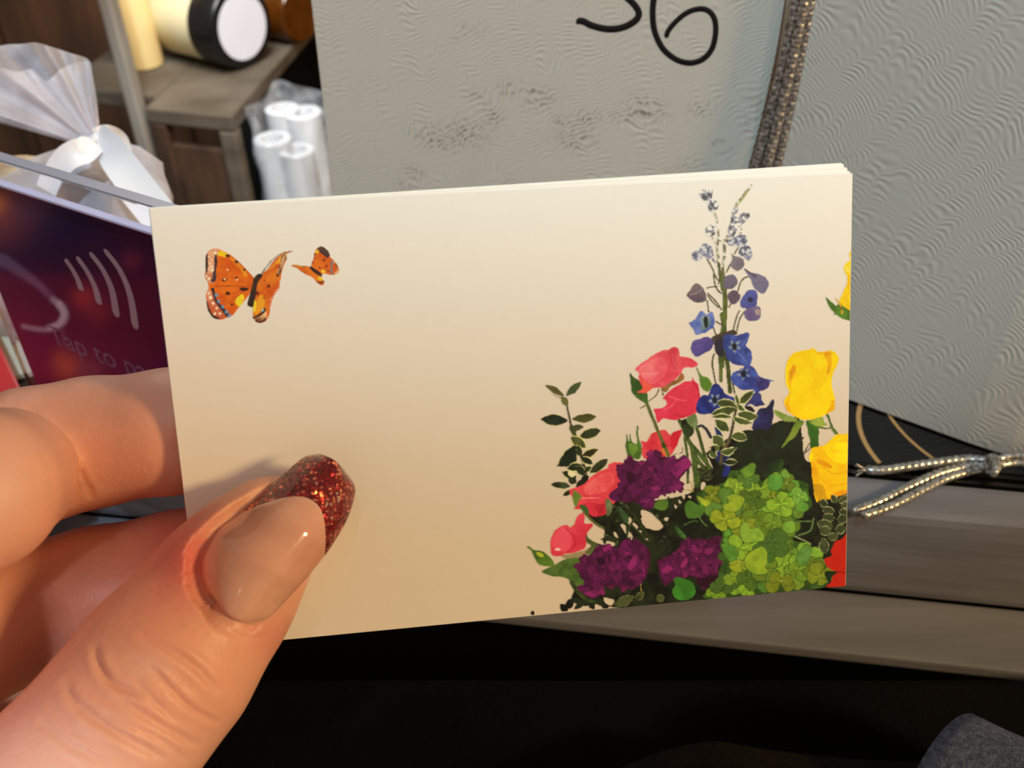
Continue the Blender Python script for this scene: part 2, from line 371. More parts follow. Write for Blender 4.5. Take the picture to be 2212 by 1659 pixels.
zt = -0.086
K = onz(500, 252, zt); Lc = onz(312, 232, zt); Bk = onz(672, 52, zt)
e1 = (K-Lc); wf = np.linalg.norm(e1); e1 /= wf; e2 = Bk-K; e2 /= np.linalg.norm(e2)
def cr(a, b, z): return Lc+e1*a+e2*b+np.array([0, 0, z])      # a along front, b going back, z relative to crate top
def slab(name, A, B, C_, D_, dz, m, parent, bev=0.0015):
    vs_ = [A, B, C_, D_]+[np.array(p)+np.array(dz) for p in (A, B, C_, D_)]
    fs = [(0, 1, 2, 3), (7, 6, 5, 4), (0, 4, 5, 1), (1, 5, 6, 2), (2, 6, 7, 3), (3, 7, 4, 0)]
    o = fixn(mk(name, vs_, fs, m, parent, False))
    md = o.modifiers.new('b', 'BEVEL'); md.width = bev; md.segments = 2; return o
ct = empty('wooden_crate', cr(wf/2, 0.12, -0.213), 'small weathered wooden crate with jars lying on its top board', 'crate')
CD = 0.30; CHt = ZT-(ZC+zt)
slab('top_board', cr(0, 0, -0.011), cr(wf, 0, -0.011), cr(wf, CD, -0.011), cr(0, CD, -0.011), (0, 0, 0.011), M_crate, ct)
slab('rear_shelf', cr(-0.075, 0.02, -0.011), cr(-0.0002, 0.02, -0.011), cr(-0.0002, CD, -0.011), cr(-0.075, CD, -0.011), (0, 0, 0.011), M_crate, ct)
slab('front_post', cr(wf-0.012, 0, -0.011), cr(wf, 0, -0.011), cr(wf, 0.012, -0.011), cr(wf-0.012, 0.012, -0.011), (0.003, 0, CHt+0.011), M_crate, ct)
slab('front_post', cr(0, 0, -0.011), cr(0.012, 0, -0.011), cr(0.012, 0.012, -0.011), cr(0, 0.012, -0.011), (0, 0, CHt+0.011), M_crate_d, ct)
hz = [(-0.026, -0.075), (-0.078, -0.135), (-0.138, -0.2)]
for zt_, zb_ in hz:
    slab('front_slat', cr(0.001, 0.004, zt_), cr(wf-0.011, 0.004, zt_), cr(wf-0.011, 0.011, zt_), cr(0.001, 0.011, zt_), (0, 0, zb_-zt_), M_crate_d, ct)
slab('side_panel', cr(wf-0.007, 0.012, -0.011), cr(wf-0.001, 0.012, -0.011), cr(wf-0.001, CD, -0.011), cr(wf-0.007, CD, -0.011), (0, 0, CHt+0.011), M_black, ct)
slab('back_panel', cr(0.001, CD-0.008, -0.011), cr(wf-0.008, CD-0.008, -0.011), cr(wf-0.008, CD-0.001, -0.011), cr(0.001, CD-0.001, -0.011), (0, 0, CHt+0.011), M_crate_d, ct)
# upright board of a taller box to the left
ub = empty('upright_board', cr(-0.012, 0.0, CHt), 'tall greyish upright board standing left of the crate', 'board')
UA, UB = W(216, -10, 0.66), W(250, -10, 0.66)
q0 = cr(-0.010, -0.004, CHt); q1 = cr(-0.001, -0.004, CHt)
dzv = np.array([-0.004, 0.0, 0.55])
slab('edge_board', q0, q1, q1+e2*0.012, q0+e2*0.012, dzv, M_grey, ub)
# jar lying on its side, lid to the right
M_cream = mat('cream_wax', (232, 222, 184), 0.4, var=0.06, scale=30)
M_lid = mat('black_plastic_lid', (16, 16, 18), 0.3, var=0.2)
M_lab = mat('white_paper_label', (222, 224, 240), 0.6, var=0.03)
RJ = 0.029
ax = e1*0.93+np.array([0.05, -0.36, 0.0]); ax /= np.linalg.norm(ax)
jl = hit(520, 62, K+np.array([0, 0.05, 0]), np.array([0, 1.0, 0])); 
Ljar = np.array([jl[0], jl[1], ZC+zt+RJ+0.0006])
def cen(px, py, zc_):  return onz(px, py, zc_-0.0)
jc = onz(524, 58, zt+RJ)                     # centre of the lid face
jr = empty('candle_jar', jc-ax*0.05-np.array([0, 0, RJ]), 'cream jar with black lid and white round label lying on crate', 'jar')
lathe('jar_body', jc-ax*0.072, ax, [(0.020, 0), (RJ-0.003, 0.001), (RJ-0.001, 0.004), (RJ-0.001, 0.048), (RJ-0.004, 0.051)], M_cream, jr)
prof = [(RJ-0.004, 0.0485), (RJ, 0.049), (RJ, 0.0695), (RJ-0.0015, 0.0715), (RJ-0.004, 0.072), (0.012, 0.072)]
lathe('jar_lid', jc-ax*0.072, ax, prof, M_lid, jr)
lathe('round_label', jc-ax*0.0002, ax, [(0.0225, 0.0002), (0.0225, 0.0005), (0.010, 0.0005)], M_lab, jr)
# yellow candle standing behind, amber bottle behind the lid
M_yel = mat('yellow_wax', (228, 204, 146), 0.45, var=0.12, scale=40)
M_amb = mat('amber_glass', (104, 56, 12), 0.12, var=0.35, scale=60, **{'Transmission Weight': 0.35, 'IOR': 1.45})
yc = onz(312, 146, zt)+np.array([0, 0.004, 0])
yc[2] = ZC+zt
yj = empty('yellow_candle', yc, 'pale yellow candle standing on crate beside upright board', 'candle')
yax = np.array([-0.03, 0.0, 1.0])
lathe('wax_body', yc, yax, [(0.0105, 0), (0.0125, 0.001), (0.013, 0.004), (0.013, 0.105), (0.011, 0.108), (0.004, 0.1075)], M_yel, yj)
lathe('wick', yc+yax/np.linalg.norm(yax)*0.107, yax, [(0.0008, 0), (0.0008, 0.012), (0.0004, 0.013)], M_lid, yj, n=10)
ab = onz(618, 22, zt+0.022)
aj = empty('amber_bottle', ab-np.array([0, 0, 0.022]), 'amber brown glass bottle lying behind the black lidded jar', 'bottle')
aax = e1*0.9+np.array([0.02, -0.3, 0]); aax /= np.linalg.norm(aax)
lathe('bottle_body', ab-aax*0.07, aax, [(0.008, 0), (0.009, 0.012), (0.021, 0.02), (0.022, 0.024), (0.022, 0.082), (0.020, 0.085), (0.010, 0.0845)], M_amb, aj)
lathe('bottle_cap', ab-aax*0.082, aax, [(0.009, 0), (0.0105, 0.001), (0.0105, 0.016), (0.008, 0.017)], M_lid, aj)
# white paper tubes next to the crate, in clear film
M_tube = mat('white_paper_tube', (214, 218, 226), 0.5, var=0.05)
tz = 0.125
for (px, py, r, lab) in ((652, 240, 0.0135, 'white paper tube standing tallest at right of crate'), (588, 297, 0.0125, 'white paper tube standing nearest the crate post'), (608, 232, 0.0120, 'white paper tube standing at back beside the crate'), (640, 308, 0.0120, 'white paper tube partly hidden in front of tallest tube')):
    dd = 0.655 if py < 260 else 0.625
    top = W(px, py+(14 if lab.startswith('white paper tube partly') else 0), dd); h = top[2]-ZT; bs = np.array([top[0]+0.004, top[1], ZT])
    t = lathe('paper_tube', bs, top-bs, [(r*0.62, 0.0), (r, 0.0005), (r, h*0.5), (r, h-0.001), (r-0.001, h), (r*0.62, h), (r*0.58, h-0.002), (r*0.55, h-0.03)], M_tube, None, n=36)
    tag(t, lab, 'tube', 'white tubes beside the crate')
def film_mat(name, tr, tint, rough=0.15, fib=0):
    m = bpy.data.materials.new(name); m.use_nodes = True; nt = m.node_tree; N = nt.nodes; L = nt.links
    b = N['Principled BSDF']; b.inputs['Base Color'].default_value = lin(tint); b.inputs['Roughness'].default_value = rough
    out = N['Material Output']; tp = N.new('ShaderNodeBsdfTransparent'); mx = N.new('ShaderNodeMixShader')
    nz = N.new('ShaderNodeTexNoise'); nz.inputs['Scale'].default_value = 90; nz.inputs['Detail'].default_value = 5
    tc = N.new('ShaderNodeTexCoord'); L.new(tc.outputs['Object'], nz.inputs['Vector'])
    mr = N.new('ShaderNodeMapRange'); mr.inputs[1].default_value = 0.3; mr.inputs[2].default_value = 0.7
    mr.inputs[3].default_value = tr[0]; mr.inputs[4].default_value = tr[1]; L.new(nz.outputs['Fac'], mr.inputs[0])
    bp = N.new('ShaderNodeBump'); bp.inputs['Strength'].default_value = 0.5; bp.inputs['Distance'].default_value = 0.002; L.new(nz.outputs['Fac'], bp.inputs['Height']); L.new(bp.outputs[0], b.inputs['Normal'])
    if fib:
        tl = N.new('ShaderNodeBsdfTranslucent'); tl.inputs[0].default_value = lin(tint); m2 = N.new('ShaderNodeMixShader'); m2.inputs[0].default_value = fib
        L.new(b.outputs[0], m2.inputs[1]); L.new(tl.outputs[0], m2.inputs[2]); src = m2.outputs[0]
    else: src = b.outputs[0]
    L.new(mr.outputs[0], mx.inputs[0]); L.new(src, mx.inputs[1]); L.new(tp.outputs[0], mx.inputs[2]); L.new(mx.outputs[0], out.inputs[0])
    return m
M_film = film_mat('clear_film', (0.55, 0.92), (232, 238, 248), 0.12)
fa = [W(545, 236, 0.60), W(690, 232, 0.60)]
vs_, fs = [], []; nr_, na_ = 26, 44
cxf = (W(622, 260, 0.635)); rx, ry = 0.0265, 0.034
for j in range(nr_+1):
    z = ZT+(cxf[2]+0.012-ZT)*j/nr_
    for i in range(na_):
        t = 2*math.pi*i/na_; k = 1+0.07*math.sin(5*t+j*0.6)+0.05*math.sin(9*t-j*0.9)
        vs_.append((cxf[0]+0.005+rx*k*math.copysign(abs(math.cos(t))**0.7, math.cos(t)), cxf[1]+ry*k*math.copysign(abs(math.sin(t))**0.7, math.sin(t)), z+0.004*math.sin(4*t)*(j/nr_)))
for j in range(nr_):
    for i in range(na_): k = (i+1) % na_; fs.append((j*na_+i, j*na_+k, (j+1)*na_+k, (j+1)*na_+i))
o = mk('film_wrapper', vs_, fs, M_film); tag(o, 'crinkled clear film wrapped around the white paper tubes', 'wrapper')

# ------------------------------------------------------------------ contactless sign in an acrylic holder
S0 = W(0, 395, 0.180); S1 = W(322, 497, 0.165); sd = (S1-S0)*np.array([1, 1, 0]); sd /= np.linalg.norm(sd)
sn = np.array([sd[1], -sd[0], 0]); sn = sn if sn[1] < 0 else -sn
ZS = float((S0[2]+S1[2])/2); SL = 0.062+0.03
Pl = hit(0, 615, S0, sn)                    # a point of the sheet's left edge
u0 = float((Pl-S0)@sd)
def sg(u, z, off=0.0): return np.array([S0[0]+sd[0]*(u0+u), S0[1]+sd[1]*(u0+u), z])+sn*off
M_acr = bpy.data.materials.new('clear_acrylic'); M_acr.use_nodes = True
b = M_acr.node_tree.nodes['Principled BSDF']; b.inputs['Base Color'].default_value = (0.97, 0.96, 1, 1); b.inputs['Roughness'].default_value = 0.04; b.inputs['Transmission Weight'].default_value = 1.0; b.inputs['IOR'].default_value = 1.12
sign = empty('sign_holder', sg(SL/2, ZC+GZ), 'clear acrylic stand holding a purple contactless payment sign', 'sign')
rotS = Matrix(((sd[0], -sn[0], 0), (sd[1], -sn[1], 0), (0, 0, 1)))
def sbox(name, u0_, u1_, z0, z1, o0, o1, m, bev=0.0003):
    return box(name, sg((u0_+u1_)/2, (z0+z1)/2, (o0+o1)/2), (u1_-u0_, abs(o1-o0), z1-z0), m, sign, rot=rotS, bev=bev)
zb = ZC+GZ+0.0026
M_sheet = mat('sign_paper_back', (200, 196, 205), 0.6)
sbox('paper_sheet', 0, SL, zb, ZS, 0, -0.0004, M_sheet, 0)
sbox('back_acrylic', -0.006, SL+0.004, zb, ZS+0.0045, -0.0006, -0.0031, M_acr)
sbox('front_acrylic', -0.001, SL+0.002, zb, ZS+0.0008, 0.0006, 0.0022, M_acr)
sbox('base_plate', -0.006, SL+0.004, zb-0.0026, zb-0.0001, -0.024, 0.010, M_acr)
M_rim = mat('polished_acrylic_edge', (206, 198, 226), 0.2, var=0.1)
sbox('polished_edge', -0.001, SL+0.002, ZS+0.0008, ZS+0.0014, 0.0006, 0.0022, M_rim, 0.0002)
sbox('polished_edge', -0.006, SL+0.004, ZS+0.0045, ZS+0.0049, -0.0006, -0.0031, mat('grey_acrylic_edge', (150, 146, 156), 0.2), 0.0001)
# printed picture on the sheet (flat print)
nu, nv = 240, 200; uu = np.linspace(0, SL, nu); zz = np.linspace(zb, ZS, nv); U, Z = np.meshgrid(uu, zz)
Pw = np.stack([S0[0]+sd[0]*(u0+U), S0[1]+sd[1]*(u0+U), Z], -1)+sn*0.00006
PX, PY = proj(Pw.reshape(-1, 3)); PX = PX.reshape(U.shape); PY = PY.reshape(U.shape)
def L3(c): return s2l(c)
img = np.zeros(U.shape+(3,)); t = sst(60, 330, PX*0.8+PY*0.35-150)[..., None]
img[:] = L3((34, 26, 62))*(1-t)+L3((60, 20, 48))*t
t = (sst(620, 760, PY-0.25*PX))[..., None]; img = img*(1-t)+L3((96, 26, 66))*t
def glow(x, y, r, c, a):
    global img
    g = (a*np.exp(-(((PX-x)**2+(PY-y)**2)/r**2)))[..., None]; img = img*(1-g)+L3(c)*g
glow(0, 440, 26, (255, 150, 70), 1.0); glow(8, 470, 60, (170, 80, 70), .6); glow(150, 790, 30, (200, 90, 60), .85); glow(135, 770, 18, (180, 80, 60), .5); glow(185, 640, 26, (170, 55, 50), .8); glow(215, 670, 30, (140, 45, 55), .6)
glow(288, 560, 22, (120, 40, 60), .8); glow(60, 430, 60, (110, 70, 90), .55); glow(200, 800, 30, (150, 80, 90), .5); glow(300, 470, 50, (70, 22, 60), .6)
def seg(pts, w0, w1, c, a, soft=6):
    global img
    P = crom(np.array(pts, float), 10); best = np.full(PX.shape, 1e9)
    for i, (x, y) in enumerate(P):
        wd = w0+(w1-w0)*i/(len(P)-1); best = np.minimum(best, np.hypot(PX-x, PY-y)-wd)
    g = (a*(1-sst(-soft*0.3, soft, best)))[..., None]; img = img*(1-g)+L3(c)*g
seg([(-30, 550), (10, 560), (50, 585), (90, 615), (120, 645)], 12, 2, (118, 102, 132), .7, 10)
seg([(120, 645), (140, 660), (147, 680), (138, 698), (115, 708), (85, 708), (55, 702)], 3, 1, (176, 160, 174), .85, 9)
seg([(132, 655), (142, 675), (132, 696), (112, 704)], 5, 3, (205, 190, 198), .9, 7)
seg([(140, 715), (143, 740)], 3, 3, (120, 80, 110), .6)
vs_ = Pw.reshape(-1, 3); fs = [(j*nu+i, j*nu+i+1, (j+1)*nu+i+1, (j+1)*nu+i) for j in range(nv-1) for i in range(nu-1)]
def print_mat(name, rough=0.45, foil=False, spec=0.4):
    m = bpy.data.materials.new(name); m.use_nodes = True; N = m.node_tree.nodes; L = m.node_tree.links; b = N['Principled BSDF']
    a = N.new('ShaderNodeVertexColor'); a.layer_name = 'print'; L.new(a.outputs[0], b.inputs['Base Color'])
    b.inputs['Roughness'].default_value = rough; b.inputs['Specular IOR Level'].default_value = spec
    return m
M_sprint = print_mat('sign_print', 0.25)
pp = mk('printed_picture', vs_, fs, M_sprint, sign, False); colattr(pp, np.clip(img.reshape(-1, 3)*1.5, 0, 1)); fixn(pp)
M_wave = mat('pale_pink_print', (208, 172, 176), 0.5, var=0.05)
M_text = mat('mauve_print', (150, 112, 136), 0.5, var=0.1)
def sstroke(name, pts, wpx, m):
    P = crom(np.array(pts, float), 10); P3 = np.array([hit(x, y, sg(0, ZS, 0.00012), sn) for x, y in P]); n = len(P)
    T = np.gradient(P3, axis=0); T /= np.linalg.norm(T, axis=1)[:, None]; up = np.cross(sn, T); vs_, fs = [], []
    for i in range(n):
        d = np.dot(P3[i]-CAM, FWD); hw = wpx*0.5*d/F*(0.78+0.22*i/(n-1))*math.sqrt(min(1, max(0.2, min(i, n-1-i)/2.0)))
        vs_ += [P3[i]-up[i]*hw, P3[i]+up[i]*hw]
        if i: fs.append((2*i-2, 2*i-1, 2*i+1, 2*i))
    return fixn(mk(name, vs_, fs, m, sign, False))
for pts, wd in (([(145, 557), (161, 580), (173, 603), (180, 625)], 19), ([(170, 552), (193, 585), (210, 620), (219, 655)], 20), ([(198, 543), (226, 580), (246, 625), (256, 682)], 21), ([(229, 536), (262, 580), (285, 635), (297, 708)], 21)):
    sstroke('contactless_wave', pts, wd, M_wave)
def letters(txt, px, py, h):
    cu = bpy.data.curves.new('t', 'FONT'); cu.body = txt; cu.size = 1.0; cu.fill_mode = 'FRONT'
    to = bpy.data.objects.new('t', cu); COL.objects.link(to); bpy.context.view_layer.update()
    me = bpy.data.meshes.new_from_object(to.evaluated_get(bpy.context.evaluated_depsgraph_get())); bpy.data.objects.remove(to)
    org = hit(px, py, sg(0, ZS, 0.00012), sn)
    vs_ = [org+sd*v.co.x*h+np.array([0, 0, v.co.y*h]) for v in me.vertices]; fs = [tuple(p.vertices) for p in me.polygons]
    return fixn(mk('sign_lettering', vs_, fs, M_text, sign, False))
letters('Tap to pay', 118, 738, 0.0075)

# red box and cream carton at the far left
M_red = mat('red_card', (196, 10, 20), 0.4, var=0.1)
M_carton = mat('cream_carton', (206, 198, 176), 0.6, var=0.08)
r0 = onz(0, 745, 0.009)[:2]; r1 = onz(48, 845, 0.009)[:2]; rd_ = (r1-r0)/np.linalg.norm(r1-r0); rn = np.array([rd_[1], -rd_[0]]); rn = rn if rn[0] < 0 else -rn
ra = math.atan2(rd_[1], rd_[0])
rc = (r0+r1)/2+rn*0.026+rd_*0.004
rb = empty('red_box', (rc[0], rc[1], ZC+GZ), 'bright red flat gift box at the left behind the index finger', 'box')
box('box_body', (rc[0], rc[1], ZC+GZ+0.0028), (0.070, 0.0500, 0.0056), M_red, rb, ra, 0.0005)
box('box_lid', (rc[0], rc[1], ZC+GZ+0.0056+0.002), (0.072, 0.0520, 0.004), M_red, rb, ra, 0.0007)
l0 = onz(46, 806, 0.001)[:2]
lc = l0-rd_*0.030-rn*0.005
lf_ = empty('cream_leaflet', (lc[0], lc[1], ZC+GZ), 'cream folded leaflet lying on glass between red box and sign', 'leaflet')
box('lower_page', (lc[0], lc[1], ZC+GZ+0.0004), (0.060, 0.030, 0.0006), M_carton, lf_, ra, 0.0001)
box('upper_page', (lc[0]+0.0002, lc[1], ZC+GZ+0.0012), (0.060, 0.030, 0.0006), M_carton, lf_, ra+0.006, 0.0001)

# ------------------------------------------------------------------ organza bag
M_org = film_mat('white_organza', (0.25, 0.66), (244, 240, 248), 0.45, 0.45)
M_rib = mat('white_satin_ribbon', (240, 234, 236), 0.28, var=0.05, **{'Sheen Weight': 0.3})
M_tan = mat('tan_filling', (196, 168, 128), 0.7, col2=(150, 120, 86), scale=150)
D0 = 0.235
bag = empty('organza_bag', W(60, 560, 0.245)*np.array([1, 1, 0])+np.array([0, 0, ZC+GZ]), 'sheer white organza bag tied with satin ribbon behind purple sign', 'bag')
# flared ruffle: fan from the gathered neck to the wavy rim
rim = [(-60, 230), (-45, 160), (-20, 110), (10, 97), (45, 95), (78, 92), (110, 101), (150, 114), (193, 130), (199, 165), (205, 210), (213, 255), (219, 285)]
def fan(name, rimpts, neck0, neck1, dn, d_rim, amp, ph, m, rows=22, cols=90):
    R_ = crom(np.array(rimpts, float), 10); R_, _ = resample(R_, 3.0); idx = np.linspace(0, len(R_)-1, cols).astype(int); R_ = R_[idx]; vs_, fs = [], []
    for j in range(rows+1):
        s = j/rows
        for i in range(cols):
            f_ = i/(cols-1); nk = np.array(neck0)*(1-f_)+np.array(neck1)*f_
            p = nk*(1-s)+R_[i]*s
            d = dn*(1-s)+d_rim*s+amp*s*math.sin(f_*21+ph)*(1-0.3*math.cos(f_*9))+amp*0.5*s*math.sin(f_*47+ph*2)
            bow = 8*math.sin(s*math.pi)*math.sin(f_*5+ph)
            vs_.append(W(p[0]+bow, p[1], d))
    for j in range(rows):
        for i in range(cols-1): a = j*cols+i; fs.append((a, a+1, a+cols+1, a+cols))
    return mk(name, vs_, fs, m, bag)
fan('ruffle', rim, (196, 318), (222, 296), 0.232, 0.226, 0.0035, 0.4, M_org)
rim2 = [(-60, 250), (-30, 190), (0, 150), (40, 155), (70, 150), (100, 175), (130, 150), (165, 135), (193, 132)]
fan('ruffle', rim2, (190, 320), (214, 300), 0.234, 0.242, 0.004, 2.1, M_org)
# body below the neck
def blob(name, ctrl, m, n=40, wob=0.06, seed=1):
    vs_, fs = [], []
    for j, (px, py, d, rx_, rz_) in enumerate(ctrl):
        c = W(px, py, d)
        for i in range(n):
            t = 2*math.pi*i/n; k = 1+wob*math.sin(7*t+j*0.7+seed)+wob*0.6*math.sin(13*t-j*0.5)
            vs_.append(c+k*(rx_*math.cos(t)*RGT+rz_*math.sin(t)*np.array([0, 0.9, 0.15])))
    for j in range(len(ctrl)-1):
        for i in range(n): k = (i+1) % n; fs.append((j*n+i, j*n+k, (j+1)*n+k, (j+1)*n+i))
    fs.append(tuple(range(n))); fs.append(tuple(range((len(ctrl)-1)*n, len(ctrl)*n)))
    return fixn(mk(name, vs_, fs, m, bag))
blob('bag_body', [(206, 305, .236, .0016, .0016), (214, 325, .238, .006, .006), (200, 352, .240, .0135, .011), (170, 392, .243, .023, .015), (140, 450, .246, .0285, .018), (120, 520, .250, .030, .018), (110, 590, .2505, .029, .017), (108, 640, .2545, .026, .015), (108, 672, .2562, .019, .010)], M_org)
blob('bag_content', [(60, 350, .246, .004, .003), (40, 365, .247, .012, .007), (50, 400, .248, .016, .010), (70, 460, .250, .019, .012), (90, 560, .250, .019, .012), (95, 640, .2535, .016, .010)], M_tan, wob=0.03)
blob('bag_content', [(178, 372, .244, .003, .003), (180, 385, .245, .007, .005), (175, 420, .247, .009, .006), (160, 480, .250, .010, .007)], mat('dark_grey_filling', (70, 68, 72), 0.5), wob=0.03, seed=3)
def ribbon(name, pts, wdt, parent, tw=0.0):
    P = crom(np.array([np.r_[W(x, y, d)] for x, y, d in pts]), 10); n = len(P); T = np.gradient(P, axis=0); T /= np.linalg.norm(T, axis=1)[:, None]; vs_, fs = [], []
    for i in range(n):
        sv = np.cross(T[i], FWD+np.array([0, 0, 0.4])); sv /= np.linalg.norm(sv); nv_ = np.cross(sv, T[i]); a = tw*i/n; sv2 = sv*math.cos(a)+nv_*math.sin(a)
        hw = wdt*0.5*min(1, 0.5+i/6)
        for s in (-1, -0.5, 0, 0.5, 1): vs_.append(P[i]+sv2*hw*s+nv_*0.0006*(1-s*s))
        if i:
            for k in range(4): a_ = (i-1)*5+k; fs.append((a_, a_+1, a_+6, a_+5))
    return fixn(mk(name, vs_, fs, M_rib, parent))
ribbon('ribbon_tail', [(208, 300, .226), (232, 318, .224), (252, 345, .222), (275, 375, .221), (305, 415, .220), (350, 470, .219)], 0.0082, bag, 0.5)
ribbon('ribbon_tail', [(204, 304, .226), (185, 322, .224), (160, 332, .223), (140, 345, .223), (120, 372, .224), (105, 410, .225)], 0.0062, bag, -0.4)
ribbon('ribbon_loop', [(208, 300, .226), (232, 292, .228), (255, 305, .231), (268, 345, .233), (296, 400, .234)], 0.0050, bag, 0.9)
cord('ribbon_knot', [W(188, 322, .229), W(200, 306, .2275), W(215, 296, .2275), W(226, 300, .229), W(220, 312, .230), W(204, 318, .229)], 0.0013, M_rib, bag, amp=0.05, step=0.0004)

# ------------------------------------------------------------------ dark clothing below the ledge
M_apron = mat('black_fabric', (4, 3, 3), 0.9, col2=(2, 2, 2), scale=300, bump=0.3, bscale=900, spec=0.1)
M_apr2 = mat('brown_black_fabric', (28, 22, 14), 0.9, col2=(17, 14, 9), scale=500, bump=0.4, bscale=1500, spec=0.08)
M_den = mat('blue_denim', (96, 106, 132), 0.9, col2=(58, 66, 88), scale=900, bump=0.6, bscale=2200)
def sheet(name, fn, m, parent, nu=70, nv=40):
    vs_ = [fn(i/nu, j/nv) for j in range(nv+1) for i in range(nu+1)]
    fs = [(j*(nu+1)+i, j*(nu+1)+i+1, (j+1)*(nu+1)+i+1, (j+1)*(nu+1)+i) for j in range(nv) for i in range(nu)]
    o = fixn(mk(name, vs_, fs, m, parent)); md = o.modifiers.new('th', 'SOLIDIFY'); md.thickness = 0.0015; return o
ap = empty('black_cloth', W(1200, 1900, 0.165), 'black fabric with brown edge in deep shadow below the counter ledge', 'cloth')
def f1(u, v):
    px = -300+2900*u; py = 1470+700*v; d = 0.190-0.030*v+0.0025*math.sin(9*u+3*v)+0.0015*math.sin(23*u-5*v)
    return W(px, py, d)
sheet('cloth_panel', f1, M_apron, ap)
def f2(u, v):
    px = 1340+1000*u+230*v*(1-u); top = 1560+85*math.sin(min(1, u*1.5)*math.pi/2)-70*max(0, u-0.6)**1.2+160*max(0, 0.22-u)**1.5*6; py = top+v*260
    d = 0.166-0.012*math.sin(min(1, v*2.2)*math.pi/2)+0.0012*math.sin(14*u)
    return W(px, py, d)
sheet('brown_edge', f2, M_apr2, ap)
def f3(u, v):
    t = -0.2+u*(math.pi+0.4); c = W(2650, 2120, 0.135)
    axv = np.array([0.55, -0.55, 0.25]); axv /= np.linalg.norm(axv); s1 = np.cross(axv, [0, 0, 1]); s1 /= np.linalg.norm(s1); s2 = np.cross(s1, axv)
    r = 0.022+0.0008*math.sin(17*v+5*u)
    return c+axv*(v-0.35)*0.12+s1*r*math.cos(t)+s2*r*math.sin(t)
dn = sheet('denim_sleeve', f3, M_den, None); tag(dn, 'faded blue denim cloth at the bottom right corner', 'denim')
# ------------------------------------------------------------------ card stack pose (from its own rectangle)
CW_, CH_ = 0.0889, 0.05715
def pose():
    P = (np.array([[322, 450], [1842, 374], [1828, 1265], [438, 1399]], float)-[CXP, CYP])/F
    h = lambda a: np.array([a[0], a[1], 1.0]); ln = lambda a, b: np.cross(h(a), h(b))
    vx = np.cross(ln(P[0], P[1]), ln(P[3], P[2])); vy = np.cross(ln(P[0], P[3]), ln(P[1], P[2]))
    X = vx/np.linalg.norm(vx); Y = vy/np.linalg.norm(vy); X = X*np.sign(X[0]); Y = Y*np.sign(Y[1])
    Y = Y-X*(X@Y); Y /= np.linalg.norm(Y); N = np.cross(X, Y)
    q = np.array([h(a)/(N@h(a)) for a in P]); s = CW_/np.linalg.norm(q[1]-q[0]); q *= s
    return q, X, Y, N
cq, cX, cY, cN = pose()        # camera frame: x right, y down, z depth
c2w = lambda p: CAM + np.asarray(p)[..., 0:1]*RGT - np.asarray(p)[..., 1:2]*UPV + np.asarray(p)[..., 2:3]*FWD
cO = cq[0]
def cdep(px, py):  # depth of the card's front plane under a pixel
    r = np.array([(px-CXP)/F, (py-CYP)/F, 1.0]); return float((cO@cN)/(r@cN))
NCARD = 8; TC = 0.00032; TSTACK = NCARD*TC

# ------------------------------------------------------------------ hand: one continuous surface from a distance field
def cs(px, py, d): return np.array([(px-CXP)/F*d, (py-CYP)/F*d, d])*1000.0   # camera-frame mm
vx_ = 0.75
lo = np.array([-152., -12., 62.]); hi = np.array([-20., 148., 165.])
gx, gy, gz_ = [np.arange(lo[i], hi[i], vx_) for i in range(3)]
GX, GY, GZ3 = np.meshgrid(gx, gy, gz_, indexing='ij'); GX = GX.astype(np.float32); GY = GY.astype(np.float32); GZ3 = GZ3.astype(np.float32)
def cone(a, b, ra, rb):
    ab = b-a; L2 = float(ab@ab)
    t = np.clip(((GX-a[0])*ab[0]+(GY-a[1])*ab[1]+(GZ3-a[2])*ab[2])/L2, 0, 1)
    t2 = t*t*(3-2*t)*0.35+t*0.65
    return np.sqrt((GX-(a[0]+ab[0]*t))**2+(GY-(a[1]+ab[1]*t))**2+(GZ3-(a[2]+ab[2]*t))**2)-(ra+(rb-ra)*t2)
def smin(a, b, k):
    h = np.clip(0.5+0.5*(b-a)/k, 0, 1); return b*(1-h)+a*h-k*h*(1-h)
def chain(js, k=2.0):
    out = None
    for (p, r), (q, s) in zip(js[:-1], js[1:]):
        c = cone(p, q, r, s); out = c if out is None else smin(out, c, k)
    return out
def J(px, py, d, r): return (cs(px, py, d), r)
def pad(px, py, r, press=0.5): return J(px, py, cdep(px, py)-(r-press)/1000, r)            # touches the front
def padb(px, py, r, press=0.5): return J(px, py, cdep(px, py)+TSTACK+(r-press)/1000, r)    # touches the back
thumb = chain([pad(592, 1122, 5.4, .5), pad(556, 1172, 6.9, .5), pad(500, 1248, 8.3, 0.2), J(452, 1318, .1125, 8.9), J(360, 1437, .1085, 9.95), J(262, 1560, .1055, 9.9), J(150, 1700, .103, 10.6), J(-90, 1990, .100, 12.8)], 2.5)
index = chain([padb(640, 905, 6.6), padb(520, 918, 7.6), padb(370, 932, 8.5), J(200, 955, .1285, 8.9), J(70, 985, .1265, 9.2), J(-10, 1020, .122, 9.0)], 1.6)
index = smin(index, chain([J(5, 1030, .1135, 8.6), J(-62, 1062, .1035, 9.0), J(-200, 1120, .0985, 9.8), J(-430, 1240, .097, 11.5)], 1.6), 0.8)
middle = chain([padb(660, 1165, 6.8), padb(540, 1190, 7.8), padb(380, 1235, 8.4), J(200, 1275, .130, 8.7), J(30, 1330, .1255, 9.2), J(-160, 1410, .112, 9.8), J(-470, 1500, .100, 11.5)], 1.6)
ring = chain([J(330, 1520, .139, 7.2), J(160, 1570, .139, 8.2), J(-60, 1630, .131, 8.8), J(-240, 1680, .116, 9.4), J(-500, 1740, .106, 11.2)], 1.6)
